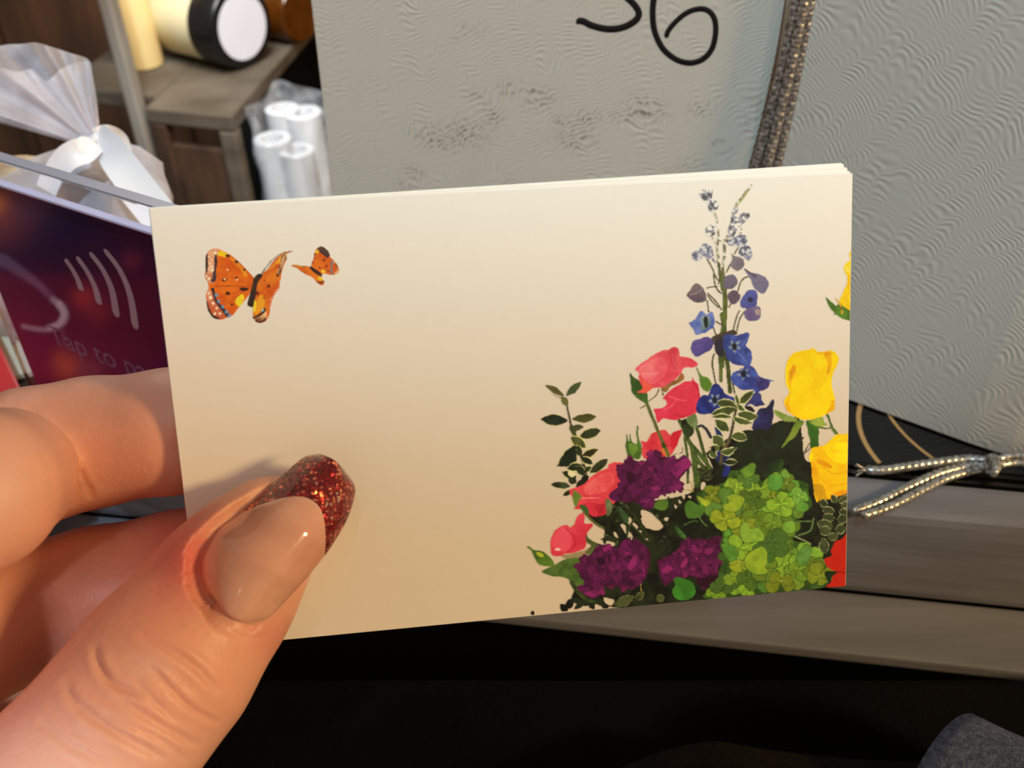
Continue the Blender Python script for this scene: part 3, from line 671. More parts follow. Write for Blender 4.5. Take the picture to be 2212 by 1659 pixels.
pinky = chain([J(180, 1800, .143, 6.2), J(40, 1830, .142, 7.2), J(-120, 1870, .136, 7.8), J(-280, 1900, .122, 8.4), J(-500, 1960, .114, 10.2)], 1.6)
WR = cs(-1180, 2330, .112); 
pl = None
for p, r in ((cs(-430, 1240, .097), 11.5), (cs(-470, 1500, .100), 12), (cs(-500, 1740, .106), 11.5), (cs(-500, 1960, .114), 10.5), (cs(-90, 1990, .100), 12.8)):
    c = cone(p, WR, r, 16.0); pl = c if pl is None else smin(pl, c, 7.0)
hand = smin(index, middle, 0.7); hand = smin(hand, smin(ring, pinky, 0.7), 0.7)
hand = smin(hand, pl, 4.5); hand = smin(hand, thumb, 1.0)
# the pads flatten against the card stack
px_ = (GX-cO[0]*1000)*cX[0]+(GY-cO[1]*1000)*cX[1]+(GZ3-cO[2]*1000)*cX[2]
py_ = (GX-cO[0]*1000)*cY[0]+(GY-cO[1]*1000)*cY[1]+(GZ3-cO[2]*1000)*cY[2]
pn_ = (GX-cO[0]*1000)*cN[0]+(GY-cO[1]*1000)*cN[1]+(GZ3-cO[2]*1000)*cN[2]
slabd = np.maximum(np.maximum(np.abs(px_-44.45)-45.2, np.abs(py_-28.6)-29.4), np.abs(pn_-TSTACK*500)-(TSTACK*500+0.06))
hand = -smin(-hand, slabd, 0.6)
def surface_nets(D, lo, h):
    S = D < 0; nx, ny, nz = D.shape
    cnt_ = np.zeros((nx-1, ny-1, nz-1), np.int8)
    for a in (0, 1):
        for b in (0, 1):
            for c in (0, 1): cnt_ += S[a:nx-1+a, b:ny-1+b, c:nz-1+c]
    act = (cnt_ > 0) & (cnt_ < 8); ids = -np.ones(act.shape, np.int64); I = np.argwhere(act); ids[act] = np.arange(len(I))
    acc = np.zeros((len(I), 3)); n = np.zeros(len(I))
    cor = [(a, b, c) for a in (0, 1) for b in (0, 1) for c in (0, 1)]
    for i in range(8):
        for j in range(i+1, 8):
            A, B = np.array(cor[i]), np.array(cor[j])
            if np.abs(A-B).sum() != 1: continue
            da = D[tuple((I+A).T)]; db = D[tuple((I+B).T)]; m = (da < 0) != (db < 0); t = np.where(m, da/(da-db+1e-12), 0)
            acc += m[:, None]*(A+(B-A)*t[:, None]); n += m
    V = (I+acc/n[:, None])*h+lo; Fc = []
    for ax in range(3):
        sl0 = [slice(1, -1)]*3; sl0[ax] = slice(0, -1); sl1 = [slice(1, -1)]*3; sl1[ax] = slice(1, None)
        s0 = S[tuple(sl0)]; s1 = S[tuple(sl1)]; E_ = np.argwhere(s0 != s1)
        if len(E_) == 0: continue
        off = np.ones(3, int); off[ax] = 0; E_ = E_+off
        u, v = [k for k in range(3) if k != ax]; q = []
        for du_, dv_ in ((0, 0), (1, 0), (1, 1), (0, 1)):
            c = E_.copy(); c[:, u] -= du_; c[:, v] -= dv_; q.append(ids[tuple(c.T)])
        q = np.stack(q, 1); fl_ = S[tuple(E_.T)]
        if ax == 1: fl_ = ~fl_
        q[fl_] = q[fl_][:, ::-1]; Fc.append(q)
    Fc = np.concatenate(Fc); Fc = Fc[(Fc >= 0).all(1)]; return V, Fc
HV, HF = surface_nets(hand, lo, vx_)
del GX, GY, GZ3, px_, py_, pn_, slabd
def relax(V, Fq, it, lam):
    E_ = np.concatenate([Fq[:, [0, 1]], Fq[:, [1, 2]], Fq[:, [2, 3]], Fq[:, [3, 0]]])
    for _ in range(it):
        a = np.zeros_like(V); c = np.zeros(len(V)); np.add.at(a, E_[:, 0], V[E_[:, 1]]); np.add.at(c, E_[:, 0], 1); np.add.at(a, E_[:, 1], V[E_[:, 0]]); np.add.at(c, E_[:, 1], 1)
        V = V+lam*(a/c[:, None]-V)
    return V
HV = relax(HV, HF, 3, 0.5)
# one subdivision so that the knuckle creases have vertices to live on
hm = bpy.data.meshes.new('h'); hm.from_pydata(HV.tolist(), [], HF.tolist()); hm.update()
ho = bpy.data.objects.new('h', hm); COL.objects.link(ho); sm = ho.modifiers.new('s', 'SUBSURF'); sm.levels = 1
bpy.context.view_layer.update(); em = bpy.data.meshes.new_from_object(ho.evaluated_get(bpy.context.evaluated_depsgraph_get()))
nvt = len(em.vertices); co = np.zeros(nvt*3); em.vertices.foreach_get('co', co); co = co.reshape(-1, 3)
nrm = np.zeros(nvt*3); em.vertices.foreach_get('normal', nrm); nrm = nrm.reshape(-1, 3)
HF2 = np.array([tuple(p.vertices) for p in em.polygons]); bpy.data.objects.remove(ho)
if (nrm*(co-co.mean(0))).sum() < 0: nrm = -nrm; HF2 = HF2[:, ::-1]
hx = CXP+F*co[:, 0]/co[:, 2]; hy = CYP+F*co[:, 1]/co[:, 2]
facing = np.clip(-nrm[:, 2]*2.2, 0, 1)
def pdist(pts):
    P = crom(np.array(pts, float), 8); best = np.full(len(hx), 1e9); par_ = np.zeros(len(hx))
    for i in range(len(P)-1):
        a, b_ = P[i], P[i+1]; ab = b_-a; t = np.clip(((hx-a[0])*ab[0]+(hy-a[1])*ab[1])/(ab@ab), 0, 1)
        d = np.hypot(hx-a[0]-ab[0]*t, hy-a[1]-ab[1]*t); m = d < best; best[m] = d[m]; par_[m] = ((i+t)/(len(P)-1))[m]
    return best, par_
dsp = np.zeros(nvt)
isth = co[:, 2] < 121.0
def crease(pts, wdt, dep, only=None):
    global dsp
    d, p = pdist(pts); e = np.sin(np.clip(p, 0.02, 0.98)*math.pi)**0.5
    g = dep*e*(-np.exp(-(d/wdt)**2)+0.35*np.exp(-((d-2.1*wdt)/(1.3*wdt))**2))
    dsp += g*facing*(only if only is not None else isth)
for pts, wd, dp in (([(205, 1400), (216, 1440), (245, 1478), (300, 1500)], 9, .42), ([(305, 1376), (360, 1400), (420, 1440), (470, 1490)], 9, .30), ([(325, 1440), (370, 1490), (420, 1535), (470, 1560)], 7, .26),
                    ([(140, 1480), (165, 1520), (215, 1560), (290, 1605), (350, 1635)], 10, .40), ([(255, 1505), (310, 1545), (370, 1580), (430, 1610)], 8, .30), ([(290, 1465), (330, 1510), (380, 1560)], 6, .20),
                    ([(180, 1520), (260, 1560), (350, 1600), (400, 1640)], 6, .22), ([(90, 1560), (150, 1610), (230, 1650)], 8, .25), ([(270, 1420), (320, 1445), (360, 1470)], 6, .18),
                    ([(420, 1262), (440, 1312), (478, 1352), (520, 1374), (560, 1376)], 8, .16)):
    crease(pts, wd*0.9, dp*1.55)
isidx = (hy < 1165)&(hx < 420)
for pts, wd, dp in (([(62, 890), (95, 960), (118, 1040), (128, 1110)], 10, .55), ([(128, 955), (150, 1010), (172, 1062)], 9, .40), ([(160, 985), (178, 1030), (200, 1075)], 7, .22)):
    crease(pts, wd, dp, isidx)
rr = vn(hx*0.8+hy*0.6, hy*0.8-hx*0.6, 26.0, 5, 3)-0.5
dsp += 0.10*rr*facing
co = co+nrm*dsp[:, None]
rowsL = [(0, 468, 1300), (.05, 447, 1272), (.12, 437, 1240), (.22, 440, 1203), (.35, 471, 1148), (.5, 514, 1113), (.65, 560, 1071), (.8, 602, 1033), (.9, 636, 1003), (.96, 662, 985), (1, 690, 980)]
rowsR = [(0, 545, 1348), (.05, 574, 1338), (.12, 598, 1318), (.22, 626, 1288), (.35, 662, 1249), (.5, 697, 1207), (.65, 724, 1168), (.8, 750, 1122), (.9, 764, 1080), (.96, 766, 1048), (1, 742, 1012)]
def rowi(rows, v):
    a = np.array(rows); k = min(max(np.searchsorted(a[:, 0], v)-1, 0), len(a)-2); t = (v-a[k, 0])/(a[k+1, 0]-a[k, 0]); m = []
    for q in (k, k+1):
        l, r = max(q-1, 0), min(q+1, len(a)-1); m.append((a[r, 1:]-a[l, 1:])/(a[r, 0]-a[l, 0])*(a[k+1, 0]-a[k, 0]))
    return (2*t**3-3*t*t+1)*a[k, 1:]+(t**3-2*t*t+t)*m[0]+(3*t*t-2*t**3)*a[k+1, 1:]+(t**3-t*t)*m[1]
def nailpt(u, v, lift=0.0):
    Lp = rowi(rowsL, v); Rp = rowi(rowsR, v); p = Lp+(Rp-Lp)*(u+1)/2
    if v > 0.9:   # rounded free edge
        p = p+np.array([.645, -.764])*5*(v-0.9)/0.1*(1-u*u)
    if v < 0.1: p = p-np.array([.645, -.764])*12*(0.1-v)/0.1*(1-u*u)
    zc_ = np.interp(v, [0, .3, .6, .85, 1], [.1040, .1044, .1068, .1098, .1122])
    arch = 0.0036*abs(u)**2.4*np.interp(v, [0, .15, .5, 1], [0.55, 1, 1.15, 0.9])
    return W(p[0], p[1], zc_+arch-lift)
# the flesh lies under the nail plate and folds up gently round its edge
NS = np.array([nailpt(u, v) for v in np.linspace(0, 0.93, 60) for u in np.linspace(-1, 1, 41)])-CAM
nd_ = NS@FWD; nx_ = CXP+F*(NS@RGT)/nd_; ny_ = CYP-F*(NS@UPV)/nd_
hx = CXP+F*co[:, 0]/co[:, 2]; hy = CYP+F*co[:, 1]/co[:, 2]
cand = np.where((hx > 400)&(hx < 800)&(hy > 950)&(hy < 1390)&(co[:, 2] < 117))[0]
for s0 in range(0, len(cand), 2000):
    id_ = cand[s0:s0+2000]; D2 = (hx[id_, None]-nx_[None])**2+(hy[id_, None]-ny_[None])**2; k = D2.argmin(1); dist = np.sqrt(D2[np.arange(len(id_)), k])
    lim = nd_[k]*1000+np.where(dist < 5, 0.40, np.where(dist < 40, 0.40-1.2*sst(5, 40, dist), -9))
    z = co[id_, 2]; nz2 = np.maximum(z, lim); co[id_] *= (nz2/z)[:, None]
hd = mk('person', c2w(co/1000.0), HF2, None); tag(hd, 'left hand pinching a stack of floral cards between thumb and fingers', 'hand')
# skin: redness round the nail fold and the knuckles belongs to the skin
red = 0.9*np.exp(-((hx-395)/75)**2-((hy-1195)/95)**2)+0.35*np.exp(-((hx-600)/60)**2-((hy-1380)/50)**2)+0.25*np.exp(-((hx-330)/90)**2-((hy-1300)/90)**2)
pale = 0.8*np.exp(-((hx-120)/260)**2-((hy-1680)/150)**2)*isth+0.5*np.exp(-((hx+10)/90)**2-((hy-1050)/130)**2)+0.3*np.exp(-((hx-320)/60)**2-((hy-1440)/40)**2)  # cool light on thumb base and index lobe is put into the skin colour
mott = vn(hx, hy, 60.0, 9, 4)-0.5
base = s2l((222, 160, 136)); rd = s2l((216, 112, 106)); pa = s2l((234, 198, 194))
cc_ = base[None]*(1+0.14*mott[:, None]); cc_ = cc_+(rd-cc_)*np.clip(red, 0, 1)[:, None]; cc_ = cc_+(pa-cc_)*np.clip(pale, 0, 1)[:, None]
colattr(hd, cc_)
M_skin = bpy.data.materials.new('skin'); M_skin.use_nodes = True; N = M_skin.node_tree.nodes; L = M_skin.node_tree.links; b = N['Principled BSDF']
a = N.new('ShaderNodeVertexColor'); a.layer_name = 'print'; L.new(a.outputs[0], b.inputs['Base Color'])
b.inputs['Roughness'].default_value = 0.46; b.inputs['Specular IOR Level'].default_value = 0.4
b.inputs['Subsurface Weight'].default_value = 0.32; b.inputs['Subsurface Radius'].default_value = (1.0, 0.35, 0.18); b.inputs['Subsurface Scale'].default_value = 0.0022
tc = N.new('ShaderNodeTexCoord'); nz = N.new('ShaderNodeTexVoronoi'); nz.inputs['Scale'].default_value = 1600; L.new(tc.outputs['Object'], nz.inputs['Vector'])
bp = N.new('ShaderNodeBump'); bp.inputs['Strength'].default_value = 0.16; bp.inputs['Distance'].default_value = 0.0002; L.new(nz.outputs['Distance'], bp.inputs['Height']); L.new(bp.outputs[0], b.inputs['Normal'])
hd.data.materials.append(M_skin)

# ------------------------------------------------------------------ thumb nail with glitter tip
def nail(name, v0f, v1f, m, parent, nu=40, nv=46, th=0.0007):
    vs_, fs = [], []
    for s in (0, 1):
        for j in range(nv+1):
            for i in range(nu+1):
                u = -1+2*i/nu; v = v0f(u)+(v1f(u)-v0f(u))*j/nv; vs_.append(nailpt(u, v, -s*th))
    S = (nu+1)*(nv+1)
    for s in (0, 1):
        for j in range(nv):
            for i in range(nu): a = s*S+j*(nu+1)+i; fs.append((a, a+1, a+nu+2, a+nu+1))
    for i in range(nu): fs.append((i, i+1, S+i+1, S+i)); q = nv*(nu+1)+i; fs.append((q, q+1, S+q+1, S+q))
    for j in range(nv):
        for i in (0, nu): q = j*(nu+1)+i; fs.append((q, q+nu+1, S+q+nu+1, S+q))
    return fixn(mk(name, vs_, fs, m, parent))
smile = lambda u: 0.79-0.27*abs(u)**2.2
M_nail = mat('clear_pink_nail', (226, 174, 152), 0.13, col2=(210, 152, 132), scale=120, spec=0.6, bump=0.05, bscale=250, **{'Coat Weight': 0.7, 'Coat Roughness': 0.05, 'Subsurface Weight': 0.15, 'Subsurface Scale': 0.001})
M_glit = bpy.data.materials.new('red_glitter_polish'); M_glit.use_nodes = True; N = M_glit.node_tree.nodes; L = M_glit.node_tree.links; b = N['Principled BSDF']
tc = N.new('ShaderNodeTexCoord'); vo = N.new('ShaderNodeTexVoronoi'); vo.inputs['Scale'].default_value = 3400; L.new(tc.outputs['Object'], vo.inputs['Vector'])
sc = N.new('ShaderNodeSeparateColor'); L.new(vo.outputs['Color'], sc.inputs[0])
rp = N.new('ShaderNodeValToRGB'); e = rp.color_ramp; e.elements[0].position = 0.0; e.elements[0].color = lin((88, 2, 7)); e.elements[1].position = 0.78; e.elements[1].color = lin((122, 6, 12))
x = e.elements.new(0.88); x.color = lin((190, 36, 40)); x = e.elements.new(0.975); x.color = lin((255, 150, 110)); L.new(sc.outputs[0], rp.inputs[0]); L.new(rp.outputs[0], b.inputs['Base Color'])
mr = N.new('ShaderNodeMapRange'); mr.inputs[1].default_value = 0.70; mr.inputs[2].default_value = 0.92; L.new(sc.outputs[0], mr.inputs[0]); L.new(mr.outputs[0], b.inputs['Metallic'])
geo = N.new('ShaderNodeNewGeometry'); vm = N.new('ShaderNodeVectorMath'); vm.operation = 'SUBTRACT'; L.new(vo.outputs['Color'], vm.inputs[0]); vm.inputs[1].default_value = (.5, .5, .5)
v2 = N.new('ShaderNodeVectorMath'); v2.operation = 'SCALE'; v2.inputs['Scale'].default_value = 0.75; L.new(vm.outputs[0], v2.inputs[0])
v3 = N.new('ShaderNodeVectorMath'); v3.operation = 'ADD'; L.new(v2.outputs[0], v3.inputs[0]); L.new(geo.outputs['Normal'], v3.inputs[1])
v4 = N.new('ShaderNodeVectorMath'); v4.operation = 'NORMALIZE'; L.new(v3.outputs[0], v4.inputs[0]); L.new(v4.outputs[0], b.inputs['Normal'])
b.inputs['Roughness'].default_value = 0.3; b.inputs['Specular IOR Level'].default_value = 0.25; b.inputs['Coat Weight'].default_value = 0.7; b.inputs['Coat Roughness'].default_value = 0.05
tn = nail('thumb_nail', lambda u: 0.0, smile, M_nail, hd)
tn['label'] = 'glossy clear pink thumb nail'
tp = nail('nail_tip', lambda u: smile(u), lambda u: 1.0, M_glit, tn); tp['label'] = 'dark red glitter nail tip'
# ------------------------------------------------------------------ printed cards
PAPER = s2l((240, 235, 226))
M_card = mat('card_paper', (240, 235, 226), 0.42, var=0.012, scale=700, bump=0.02, bscale=3000, spec=0.35)
M_print = print_mat('card_print', 0.40, spec=0.35)
def card(name, du_, dv_, rz, depth, m=None):
    me_v = []; a = math.cos(rz); s = math.sin(rz); c0 = np.array([CW_/2, CH_/2])
    bm = bmesh.new(); bmesh.ops.create_cube(bm, size=1.0)
    for v in bm.verts: v.co = Vector((v.co.x*CW_, v.co.y*CH_, v.co.z*TC))
    bmesh.ops.bevel(bm, geom=bm.edges[:], offset=0.00006, segments=1, affect='EDGES')
    for v in bm.verts:
        x, y, z = v.co; u = c0[0]+a*x-s*y+du_; w_ = c0[1]+s*x+a*y+dv_
        p = cO+cX*u+cY*w_+cN*(depth+TC/2+z); v.co = Vector(tuple(c2w(p)))
    bmesh.ops.recalc_face_normals(bm, faces=bm.faces)
    me = bpy.data.meshes.new(name); bm.to_mesh(me); bm.free(); me.materials.append(M_card)
    o = bpy.data.objects.new(name, me); COL.objects.link(o); return o
fc = card('gift_card', 0, 0, 0, 0); tag(fc, 'front cream card printed with butterflies and a bright flower bouquet', 'card', 'cards in the held stack')
offs = [(.00010*k/7-.0001*(k % 2), -.00085*k/7+.00006*(k % 3), -.015*k/7) for k in range(1, 8)]
for i in range(NCARD-1):
    o = card('gift_card', *offs[i], TC*(i+1)); tag(o, 'cream card hidden behind the front flower card, only its top edge showing', 'card', 'cards in the held stack')

class Paint:
    def __init__(s, u0, u1, v0, v1, st):
        s.us = np.arange(u0, u1+1e-9, st); s.vs = np.arange(v0, v1+1e-9, st); s.us[-1] = min(s.us[-1], u1); U, V = np.meshgrid(s.us, s.vs); s.U, s.V = U, V
        P = cO+U[..., None]*cX+V[..., None]*cY; s.X = CXP+F*P[..., 0]/P[..., 2]; s.Y = CYP+F*P[..., 1]/P[..., 2]
        s.rgb = np.zeros(U.shape+(3,)); s.a = np.zeros(U.shape); s.g = np.zeros(U.shape, np.int32); s.names = ['']
        s.Xw = s.X+3.2*(vn(s.X, s.Y, 13, 3, 2)-.5); s.Yw = s.Y+3.2*(vn(s.X, s.Y, 13, 4, 2)-.5)
        s.n1 = vn(s.X, s.Y, 26, 11, 3); s.n2 = vn(s.X, s.Y, 9, 21, 3); s.n3 = vn(s.X, s.Y, 4.5, 31, 2); s.cur = 0
        yk = [560, 760, 900, 1100, 1300]; obs = s2l(np.array([(238, 230, 214), (228, 214, 188), (212, 190, 148), (205, 178, 130), (210, 182, 134)]))
        s.gain = np.stack([PAPER[k]/np.interp(s.Y, yk, obs[:, k]) for k in range(3)], -1)*np.array([1.0, 0.98, 0.84])
    def group(s, nm): s.names.append(nm); s.cur = len(s.names)-1
    def put(s, sl, m, c):
        r = s.rgb[sl]; r[m] = c[m] if c.shape == r.shape else np.broadcast_to(c, r.shape)[m]; s.a[sl][m] = 1; s.g[sl][m] = s.cur
    def bb(s, P, mg=4):
        x0, y0 = P.min(0)-mg; x1, y1 = P.max(0)+mg; m = (s.X >= x0)&(s.X <= x1)&(s.Y >= y0)&(s.Y <= y1)
        if not m.any(): return None
        r = np.where(m.any(1))[0]; c = np.where(m.any(0))[0]; return (slice(r[0], r[-1]+1), slice(c[0], c[-1]+1))
    def inside(s, P, sl, warp=True):
        X, Y = (s.Xw[sl], s.Yw[sl]) if warp else (s.X[sl], s.Y[sl]); c = np.zeros(X.shape, bool); n = len(P)
        for i in range(n):
            (x1, y1), (x2, y2) = P[i], P[i-1]
            if y1 == y2: continue
            c ^= ((y1 > Y) != (y2 > Y)) & (X < (x2-x1)*(Y-y1)/(y2-y1)+x1)
        return c
    def poly(s, pts, c1, c2=None, smooth=4, mix=None, rad=0.0, dirv=None, warp=True, fine=0.25, erase=False):
        P = np.array(pts, float); P = crom(P, smooth, True) if smooth else P; sl = s.bb(P)
        if sl is None: return
        m = s.inside(P, sl, warp)
        if erase: s.a[sl][m] = 0; s.g[sl][m] = 0; return
        X, Y = s.X[sl], s.Y[sl]; c = P.mean(0); ex = (P.max(0)-P.min(0))/2+1e-6
        t = s.n1[sl]*(1-fine)+s.n2[sl]*fine
        t = sst(0.30, 0.70, t)
        if rad: t = np.clip(t+rad*(((X-c[0])/ex[0])**2+((Y-c[1])/ex[1])**2-0.45), 0, 1)
        if dirv is not None: t = np.clip(t*0.5+0.5*(0.5+0.5*((X-c[0])/ex[0]*dirv[0]+(Y-c[1])/ex[1]*dirv[1])), 0, 1)
        a = s2l(c1); b_ = s2l(c2 if c2 is not None else c1)
        col = (a+(b_-a)*t[..., None])*(0.94+0.12*s.n3[sl][..., None])*s.gain[sl]
        s.put(sl, m, col)
    def line(s, pts, w0, w1, c1, c2=None, sp=0.0):
        P = crom(np.array(pts, float), 6); w_ = max(w0, w1); sl = s.bb(P, w_+3)
        if sl is None: return
        X, Y = s.Xw[sl]*.5+s.X[sl]*.5, s.Yw[sl]*.5+s.Y[sl]*.5; m = np.zeros(X.shape, bool); n = len(P)-1
        for i in range(n):
            a, b_ = P[i], P[i+1]; ab = b_-a; L2 = ab@ab+1e-9; t = np.clip(((X-a[0])*ab[0]+(Y-a[1])*ab[1])/L2, 0, 1)
            m |= np.hypot(X-a[0]-ab[0]*t, Y-a[1]-ab[1]*t) < 0.5*(w0+(w1-w0)*(i+t)/n)
        t = sst(.3, .7, s.n2[sl])[..., None]; a = s2l(c1); b_ = s2l(c2 if c2 is not None else c1); s.put(sl, m, (a+(b_-a)*t)*s.gain[sl])
    def speck(s, pts, dens=0.5, smooth=4, d=(88, 88, 96), l=(238, 236, 236), mid=(150, 154, 176)):
        P = np.array(pts, float); P = crom(P, smooth, True) if smooth else P; sl = s.bb(P)
        if sl is None: return
        m = s.inside(P, sl); n = vn(s.X[sl], s.Y[sl], 5.0, 77, 2); a = np.broadcast_to(s2l(mid), n.shape+(3,)).copy(); a[n > 0.60] = s2l(l); a[n < 0.38] = s2l(d); s.put(sl, m, a*s.gain[sl])
    def leaf(s, bx, by, tx, ty, wd, c1, c2, rim=None, rimw=2.5, curve=0.0):
        a = np.array([bx, by], float); b_ = np.array([tx, ty], float); d = b_-a; L_ = np.hypot(*d); p = np.array([-d[1], d[0]])/L_
        def shp(w_): 
            k = [(0, 0), (.18, .62), (.42, 1), (.72, .8), (.92, .3), (1, 0)]
            return [a+d*t+p*(w_*h/2+curve*L_*4*t*(1-t)) for t, h in k]+[a+d*t+p*(-w_*h/2+curve*L_*4*t*(1-t)) for t, h in k[-2:0:-1]]
        if rim is not None: s.poly(shp(wd), rim, None, 3); s.poly(shp(max(1.5, wd-2*rimw)), c1, c2, 3)
        else: s.poly(shp(wd), c1, c2, 3)
    def build(s, parent, lift=0.000025):
        A = s.a; k = (A[:-1, :-1]+A[1:, :-1]+A[:-1, 1:]+A[1:, 1:]) > 0
        # soften by one pass, as ink on paper
        rgb = s.rgb*A[..., None]+PAPER*(1-A[..., None]); pad_ = np.pad(rgb, ((1, 1), (1, 1), (0, 0)), 'edge')
        rgb = 0.5*rgb+0.125*(pad_[:-2, 1:-1]+pad_[2:, 1:-1]+pad_[1:-1, :-2]+pad_[1:-1, 2:])
        G = np.maximum(np.maximum(s.g[:-1, :-1], s.g[1:, :-1]), np.maximum(s.g[:-1, 1:], s.g[1:, 1:])); nvx, nux = s.U.shape
        P = c2w(cO+s.U[..., None]*cX+s.V[..., None]*cY-cN*lift).reshape(-1, 3); rgb = rgb.reshape(-1, 3); jj, ii = np.where(k); base_ = jj*nux+ii; gg = G[jj, ii]
        nmset = {}
        for g, nm in enumerate(s.names): nmset.setdefault(nm+('|%d' % g), []).append(g)
        for key, gs in nmset.items():
            sel = np.isin(gg, gs); 
            if not sel.any() or key.startswith('|'): continue
            b0 = base_[sel]; fq = np.stack([b0, b0+nux, b0+nux+1, b0+1], 1); un, inv = np.unique(fq, return_inverse=True)
            o = mk(key.split('|')[0], P[un], inv.reshape(fq.shape), M_print, parent, False); colattr(o, rgb[un])
def Zf(ox, oy, sc): return lambda *p: [(ox+x/sc, oy+y/sc) for x, y in p]
Z1 = Zf(1440, 360, 3.95); Z2 = Zf(1440, 680, 5.183); Z3 = Zf(1120, 730, 4.483); Z4 = Zf(1120, 1000, 4.88); Z5 = Zf(1440, 960, 4.74); ZB = Zf(400, 500, 5.82)

# ---- butterflies
B = Paint(0.0055, 0.0262, 0.0035, 0.0175, 0.00006)
OR, OR2 = (232, 116, 24), (214, 92, 18)
def butterfly_big(B):
    B.group('printed_butterfly')
    lw = ZB((255, 330), (265, 270), (310, 230), (380, 212), (430, 225), (520, 265), (640, 345), (740, 440), (820, 530), (860, 575), (840, 690), (800, 800), (740, 880), (660, 980), (600, 1050), (520, 1085), (430, 1100), (360, 1070), (310, 1020), (275, 940), (240, 880), (265, 780), (300, 700), (275, 620), (250, 560), (258, 440))
    B.poly(lw, OR, OR2)
    B.poly(ZB((255, 330), (265, 270), (310, 230), (380, 212), (420, 225), (400, 330), (390, 440), (385, 560), (370, 640), (310, 650), (262, 590), (255, 440)), (236, 172, 140), (200, 110, 70))
    B.poly(ZB((262, 300), (285, 285), (285, 400), (280, 500), (262, 520), (254, 440)), (40, 28, 24), None)
    B.poly(ZB((395, 250), (402, 330), (395, 450), (385, 560), (375, 630), (330, 630), (345, 560), (365, 450), (370, 330)), (44, 36, 44), (70, 60, 80))
    B.poly(ZB((330, 720), (360, 710), (380, 800), (430, 900), (500, 980), (560, 1050), (520, 1070), (450, 1000), (390, 900), (345, 800)), (36, 30, 36), (60, 54, 64))
    B.poly(ZB((280, 740), (330, 740), (370, 860), (430, 960), (500, 1050), (430, 1095), (350, 1060), (300, 990), (262, 890)), (228, 150, 110), (200, 96, 60))
    B.poly(ZB((250, 870), (280, 890), (300, 970), (350, 1050), (430, 1080), (420, 1100), (350, 1080), (290, 1000)), (56, 36, 26))
    for x, y in ((390, 800), (425, 875), (468, 945), (515, 1005), (560, 1050)): B.poly(ZB((x-20, y), (x, y-22), (x+22, y), (x, y+22)), (104, 156, 200))
    for x, y, r in ((300, 320, 14), (310, 400, 14), (330, 440, 18), (345, 485, 22), (300, 590, 24), (270, 560, 14), (320, 830, 24), (300, 780, 16), (350, 900, 20), (395, 960, 18), (440, 1030, 16), (375, 1040, 18), (380, 265, 22), (340, 350, 12), (300, 470, 12)): B.poly(ZB((x-r, y), (x, y-r), (x+r, y), (x, y+r)), (250, 232, 205))
    B.poly(ZB((405, 290), (440, 240), (520, 270), (560, 300), (540, 330), (470, 320)), (244, 200, 30))
    B.poly(ZB((560, 330), (620, 350), (720, 440), (780, 530), (760, 580), (700, 480), (620, 400)), (244, 180, 36), (228, 130, 24))
    B.poly(ZB((630, 870), (690, 790), (740, 800), (730, 870), (690, 940), (640, 910)), (240, 214, 40))
    for x, y, r in ((535, 310, 30), (650, 380, 26), (750, 480, 22), (495, 605, 34), (535, 780, 34), (645, 580, 20), (590, 920, 20)): B.poly(ZB((x-r, y), (x, y-r*.7), (x+r, y), (x, y+r*.7)), (60, 26, 18))
    B.line(ZB((380, 690), (550, 685), (700, 690), (830, 680)), 2.2, 2.2, (180, 70, 20)); B.line(ZB((420, 830), (600, 780), (720, 720)), 1.6, 2, (190, 76, 20)); B.line(ZB((480, 930), (620, 850), (740, 740)), 1.6, 2, (190, 76, 20)); B.line(ZB((400, 510), (600, 580), (820, 660)), 1.6, 1.6, (200, 86, 20))
    B.poly(ZB((690, 700), (800, 710), (760, 745), (705, 740)), (60, 34, 20))
    for x, y in ((530, 480), (655, 605), (500, 600)): B.poly(ZB((x-14, y), (x, y-14), (x+14, y), (x, y+14)), (250, 200, 160))
    rw = ZB((920, 640), (960, 540), (1040, 470), (1120, 360), (1200, 290), (1270, 265), (1340, 245), (1350, 258), (1280, 290), (1275, 350), (1240, 420), (1210, 520), (1195, 620), (1180, 700), (1120, 780), (1080, 860), (1075, 940), (1055, 1060), (1010, 1125), (940, 1148), (880, 1120), (850, 1040), (845, 930), (870, 800))
    B.poly(rw, (226, 126, 30), (206, 82, 22))
    B.line(ZB((965, 530), (1010, 460), (1090, 370), (1170, 300), (1260, 262), (1350, 250)), 4, 1.5, (120, 110, 96), (190, 180, 160))
    B.poly(ZB((1030, 500), (1130, 390), (1200, 310), (1225, 320), (1200, 380), (1120, 440)), (244, 196, 50), (230, 140, 40))
    B.poly(ZB((1215, 290), (1270, 270), (1275, 340), (1235, 420), (1190, 540), (1150, 560), (1190, 430)), (80, 48, 30), (220, 160, 110))
    B.line(ZB((1245, 300), (1225, 370), (1180, 460), (1170, 540)), 3, 3, (236, 190, 150), (120, 70, 40))
    B.poly(ZB((860, 900), (890, 870), (900, 920), (880, 1000), (855, 1020)), (244, 218, 50))
    B.poly(ZB((920, 830), (980, 800), (1000, 900), (980, 970), (900, 1040), (880, 1000)), (236, 160, 34))
    B.line(ZB((862, 1085), (920, 1060), (985, 1015), (1005, 975)), 5, 5, (40, 34, 36)); B.poly(ZB((960, 990), (985, 975), (1000, 990), (975, 1010)), (140, 190, 210))
    B.poly(ZB((880, 1090), (960, 1060), (1020, 1010), (1030, 1060), (1000, 1100), (930, 1120)), (240, 190, 140), (120, 70, 40))
    B.line(ZB((890, 1120), (930, 1138), (980, 1125), (1010, 1100)), 4, 4, (60, 40, 26))
    B.line(ZB((1070, 940), (1085, 860), (1130, 770), (1185, 700)), 4, 3, (232, 150, 120), (190, 70, 40))
